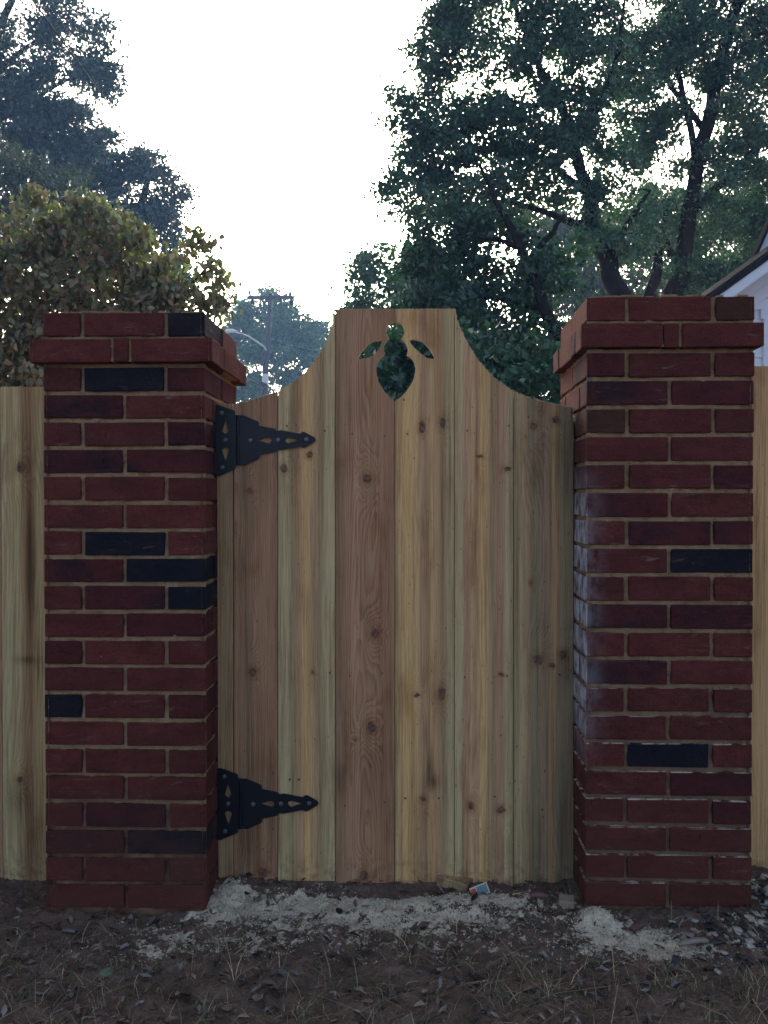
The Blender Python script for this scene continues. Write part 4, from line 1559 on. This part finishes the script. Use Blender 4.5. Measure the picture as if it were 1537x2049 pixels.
V[:, :, 2] = lz_ * sz[:, None] + ground_z(x, y)[:, None] + rng.uniform(.001, .008, (N, 1))
cols = tints(N, [(0.15, 0.105, 0.070), (0.10, 0.075, 0.056), (0.26, 0.20, 0.14), (0.11, 0.055, 0.034), (0.09, 0.08, 0.065), (0.03, 0.022, 0.018), (0.22, 0.20, 0.175)], [4, 3, 2, 2, 2, 3, 1.6])
o = link('leaf_litter', tri_mesh('leaf_litter', V, TF, cols), M_litter, kind='stuff')
tag(o, 'brown dead leaf shreds scattered over the soil', 'leaf litter', kind='stuff')

# dry and green grass in tufts
cx, cy = scatter(360, -1.35, 1.35, 1.4, 2.12)
k = rng.uniform(size=len(cx)) < (.25 + .75 * np.clip((2.06 - cy) / .3, 0, 1))
cx, cy = cx[k], cy[k]
nb = 17
x = np.repeat(cx, nb) + rng.normal(0, .016, len(cx) * nb)
y = np.repeat(cy, nb) + rng.normal(0, .016, len(cx) * nb)
ex, ey = scatter(4000, -1.35, 1.35, 1.35, 2.25)
x, y = np.concatenate([x, ex]), np.concatenate([y, ey])
k = free(x, y) & (rng.uniform(size=len(x)) > np.clip(sawdust(x, y), 0, .9))
x, y = x[k], y[k]
N = len(x)
h = rng.uniform(.012, .060, N) * rng.uniform(.6, 1.1, N)
lean = rng.normal(0, .75, (N, 2)) * rng.choice([.6, 1, 3.0], (N, 1), p=[.3, .4, .3])
h *= rng.choice([.5, 1, 1.25], N)
wv = rng.uniform(.0004, .0011, N)
ya = rng.uniform(0, 6.28, N)
V = np.zeros((N, 7, 3))
gz = ground_z(x, y)
for q, (f, wf_) in enumerate(((0, 1), (0, 1), (.4, .9), (.4, .9), (.75, .6), (.75, .6), (1, 0))):
    sg = -1 if q % 2 == 0 else 1
    sg = 0 if q == 6 else sg
    V[:, q, 0] = x + np.cos(ya) * wv * wf_ * sg + lean[:, 0] * h * f ** 1.8
    V[:, q, 1] = y + np.sin(ya) * wv * wf_ * sg + lean[:, 1] * h * f ** 1.8
    V[:, q, 2] = gz - .002 + h * f * (1 - .25 * f)
TF = [(0, 1, 3), (0, 3, 2), (2, 3, 5), (2, 5, 4), (4, 5, 6)]
cols = tints(N, [(0.46, 0.34, 0.18), (0.28, 0.21, 0.125), (0.10, 0.13, 0.05), (0.07, 0.10, 0.04)], [3, 3, 2, 1.5])
o = link('grass', tri_mesh('grass', V, TF, cols), M_grass, kind='stuff')
tag(o, 'thin tufts of dry and green grass in the foreground soil', 'grass', kind='stuff')

# sawdust grains and shavings
n = 60000
x, y = scatter(n, -.75, 1.15, 1.88, 2.45)
s = sawdust(x, y)
cl2 = np.array([mnoise.noise(Vector((a * 30, b * 45, 0))) for a, b in zip(x, y)])
k = rng.uniform(size=len(x)) < np.clip((s + cl2 * 1.3 - .30) * .9, 0, 1) * (s > .06)
x, y = x[k], y[k]
N = len(x)
V = np.zeros((N, 4, 3))
sz = rng.uniform(.0012, .0042, N)
d = rng.normal(size=(N, 4, 3))
d /= np.linalg.norm(d, axis=2, keepdims=True)
V = d * sz[:, None, None] + np.stack([x, y, ground_z(x, y) + .002], -1)[:, None, :]
cols = tints(N, [(0.80, 0.67, 0.44), (0.74, 0.66, 0.54), (0.80, 0.70, 0.44)], [3, 2, 2])
cols = np.clip(cols, 0, .85)
o = link('sawdust', tri_mesh('sawdust', V, [(0, 1, 2), (0, 2, 3), (0, 3, 1), (1, 3, 2)], cols), M_litter, kind='stuff')
tag(o, 'pale sawdust strewn under the gate and at the pillar feet', 'sawdust', kind='stuff')

# mulch of pale and dark chips by the right fence
x, y = scatter(1500, .60, 1.35, 1.86, 2.4)
k = rng.uniform(size=len(x)) < np.clip((x - .62) * 2.2, .05, 1)
x, y = x[k], y[k]
N = len(x)
V = np.zeros((N, 8, 3))
ya = rng.uniform(0, 6.28, N)
L, Wd = rng.uniform(.008, .026, N), rng.uniform(.003, .010, N)
ti = rng.normal(0, .3, (N, 2))
for q, (a, b, c) in enumerate(((-1, -1, 0), (1, -1, 0), (1, 1, 0), (-1, 1, 0), (-1, -1, 1), (1, -1, 1), (1, 1, 1), (-1, 1, 1))):
    u, v = a * L * .8 ** abs(b), b * Wd
    V[:, q, 0] = x + np.cos(ya) * u - np.sin(ya) * v
    V[:, q, 1] = y + np.sin(ya) * u + np.cos(ya) * v
    V[:, q, 2] = ground_z(x, y) + .004 + c * .003 + ti[:, 0] * u + ti[:, 1] * v
TF = [(0, 2, 1), (0, 3, 2), (4, 5, 6), (4, 6, 7), (0, 1, 5), (0, 5, 4), (1, 2, 6), (1, 6, 5), (2, 3, 7), (2, 7, 6), (3, 0, 4), (3, 4, 7)]
cols = tints(N, [(0.05, 0.045, 0.045), (0.52, 0.46, 0.36), (0.08, 0.06, 0.05), (0.34, 0.30, 0.25)], [4, 1.8, 3, 1.4])
o = link('mulch', tri_mesh('mulch', V, TF, cols), M_litter, kind='stuff')
tag(o, 'dark mulch mixed with pale wood chips beside the right pillar', 'mulch', kind='stuff')

# lumber offcut under the gate with a stapled tag
p = on(905, 1800)
off = thing('lumber_offcut', 'dark lumber offcut lying under the gate with a red and white tag', 'lumber', (p.x + .02, 2.345, float(ground_z(p.x, 2.37)) - .001), R(-24))
off.rotation_euler = (0, R(6), R(-24))
mo = wood('offcut_pine', -.04, .04, st((0, BRN), (.5, OLV), (1, DRK)), grain=.4, seed=71)
bm = bmesh.new()
bmesh.ops.create_cube(bm, size=1)
bmesh.ops.scale(bm, vec=(.085, .14, .038), verts=bm.verts)
bmesh.ops.translate(bm, vec=(0, .03, .008), verts=bm.verts)
bmesh.ops.bevel(bm, geom=list(bm.edges), offset=.003, segments=1, affect='EDGES')
me = bpy.data.meshes.new('timber')
bm.to_mesh(me)
bm.free()
link('timber', me, mo, off)
tg = at(960, 1782, 2.285)
rot = Matrix.Rotation(R(-22), 4, 'Y') @ Matrix.Rotation(R(-12), 4, 'X')
bpy.context.view_layer.update()
tl = off.matrix_basis.inverted() @ Vector(tg)
M_tagw = flat('tag_paper', (0.60, 0.52, 0.42), .5, .06)
M_tagr = flat('tag_red', (0.55, 0.09, 0.06), .5, .08)
M_tagt = flat('tag_print', (0.16, 0.24, 0.24), .5, .1)
Ri = off.matrix_basis.to_3x3().to_4x4().inverted()
tagm = Matrix.Translation(tl) @ Ri @ rot


def card(x0, x1, z0, z1, y):
    mb = MB()
    mb.box((x0, y, z0), (x1, y + .0008, z1), tagm)
    return mb


tgo = card(-.024, .024, -.014, .014, 0).build('tag', M_tagw, off)
card(-.022, -.009, -.012, .010, -.0012).build('red_band', M_tagr, tgo)
card(-.006, .021, -.010, .011, -.0012).build('print_panel', M_tagt, tgo)

p = on(1134, 1816)
wb = thing('wood_block', 'small pale wood block on the ground at the foot of the right pillar', 'wood block', p, R(-12))
bm = bmesh.new()
bmesh.ops.create_cube(bm, size=1)
bmesh.ops.scale(bm, vec=(.038, .045, .018), verts=bm.verts)
bmesh.ops.translate(bm, vec=(0, .02, .006), verts=bm.verts)
bmesh.ops.bevel(bm, geom=list(bm.edges), offset=.002, segments=1, affect='EDGES')
me = bpy.data.meshes.new('block')
bm.to_mesh(me)
bm.free()
link('block', me, flat('pale_pine', (0.30, 0.22, 0.14), .8, .25, 60), wb)


def chip(name, label, cat, px, py, lx_, wy, hz_, rz, c, tilt=0.0, curve=0.0):
    p = on(px, py)
    mb = MB()
    n = 8
    for i in range(n + 1):
        f = i / n * 2 - 1
        z = curve * (1 - f * f)
        ww = wy * (1 - .35 * f * f)
        for (sy, zz_) in ((-1, 0), (1, 0), (1, hz_), (-1, hz_)):
            mb.v.append(Vector((f * lx_ / 2, sy * ww / 2 + .1 * lx_ * f * f, z + zz_ + random.uniform(-.0008, .0008))))
    for i in range(n):
        b = i * 4
        for q in range(4):
            q2 = (q + 1) % 4
            mb.f.append((b + q, b + 4 + q, b + 4 + q2, b + q2))
    mb.f += [(0, 1, 2, 3), (n * 4 + 3, n * 4 + 2, n * 4 + 1, n * 4)]
    o = mb.build(name, flat(name + '_surface', c, .85, .3, 90), None, p + Vector((0, 0, .004)), True)
    o.rotation_euler = (tilt, 0, rz)
    return tag(o, label, cat)


chip('wood_chip', 'pinkish squarish wood chip lying in front of the right pillar', 'wood chip', 1427, 1880, .024, .022, .006, .3, (0.34, 0.24, 0.20), .5)
chip('bark_strip', 'pale curved bark strip lying in front of the right pillar', 'bark', 1392, 1897, .075, .014, .006, R(12), (0.26, 0.20, 0.15), .2, .012)
chip('bark_piece', 'dark reddish bark piece leaning at the right pillar foot', 'bark', 1283, 1855, .085, .02, .008, R(55), (0.10, 0.055, 0.04), .3, .006)
chip('fallen_leaf', 'round dull green leaf on the soil at lower left', 'leaf', 214, 1952, .030, .026, .001, R(20), (0.10, 0.13, 0.085), .35, .004)
chip('fallen_leaf', 'reddish brown dead leaf in the foreground right of centre', 'leaf', 1066, 1980, .050, .020, .001, R(25), (0.15, 0.075, 0.05), .3, .008)
chip('fallen_leaf', 'grey curled leaf in front of the left pillar', 'leaf', 140, 1870, .050, .012, .001, R(-12), (0.14, 0.12, 0.11), .3, .008)
chip('clay_lump', 'pinkish lump of clay below the gate near the right pillar', 'clay lump', 1080, 1800, .045, .026, .008, R(-5), (0.15, 0.075, 0.062), 0, .006)

# ------------------------------------------------------------ blue volume added to imitate lens glare
hz_ = bpy.data.materials.new('glare_volume')
hz_.use_nodes = True
hz_.node_tree.nodes.clear()
ho = hz_.node_tree.nodes.new('ShaderNodeOutputMaterial')
hv = hz_.node_tree.nodes.new('ShaderNodeVolumePrincipled')
hv.inputs['Color'].default_value = (0.30, 0.56, 1.0, 1)
hv.inputs['Density'].default_value = 0.0021
hv.inputs['Anisotropy'].default_value = 0.2
hz_.node_tree.links.new(hv.outputs[0], ho.inputs['Volume'])
hb = MB()
hb.box((-280, -420, -1.3), (280, 420, 26))
hzo = hb.build('glare_haze', hz_, kind='stuff')
tag(hzo, 'thin pale haze added to imitate lens glare on the trees', 'glare_haze', kind='stuff')
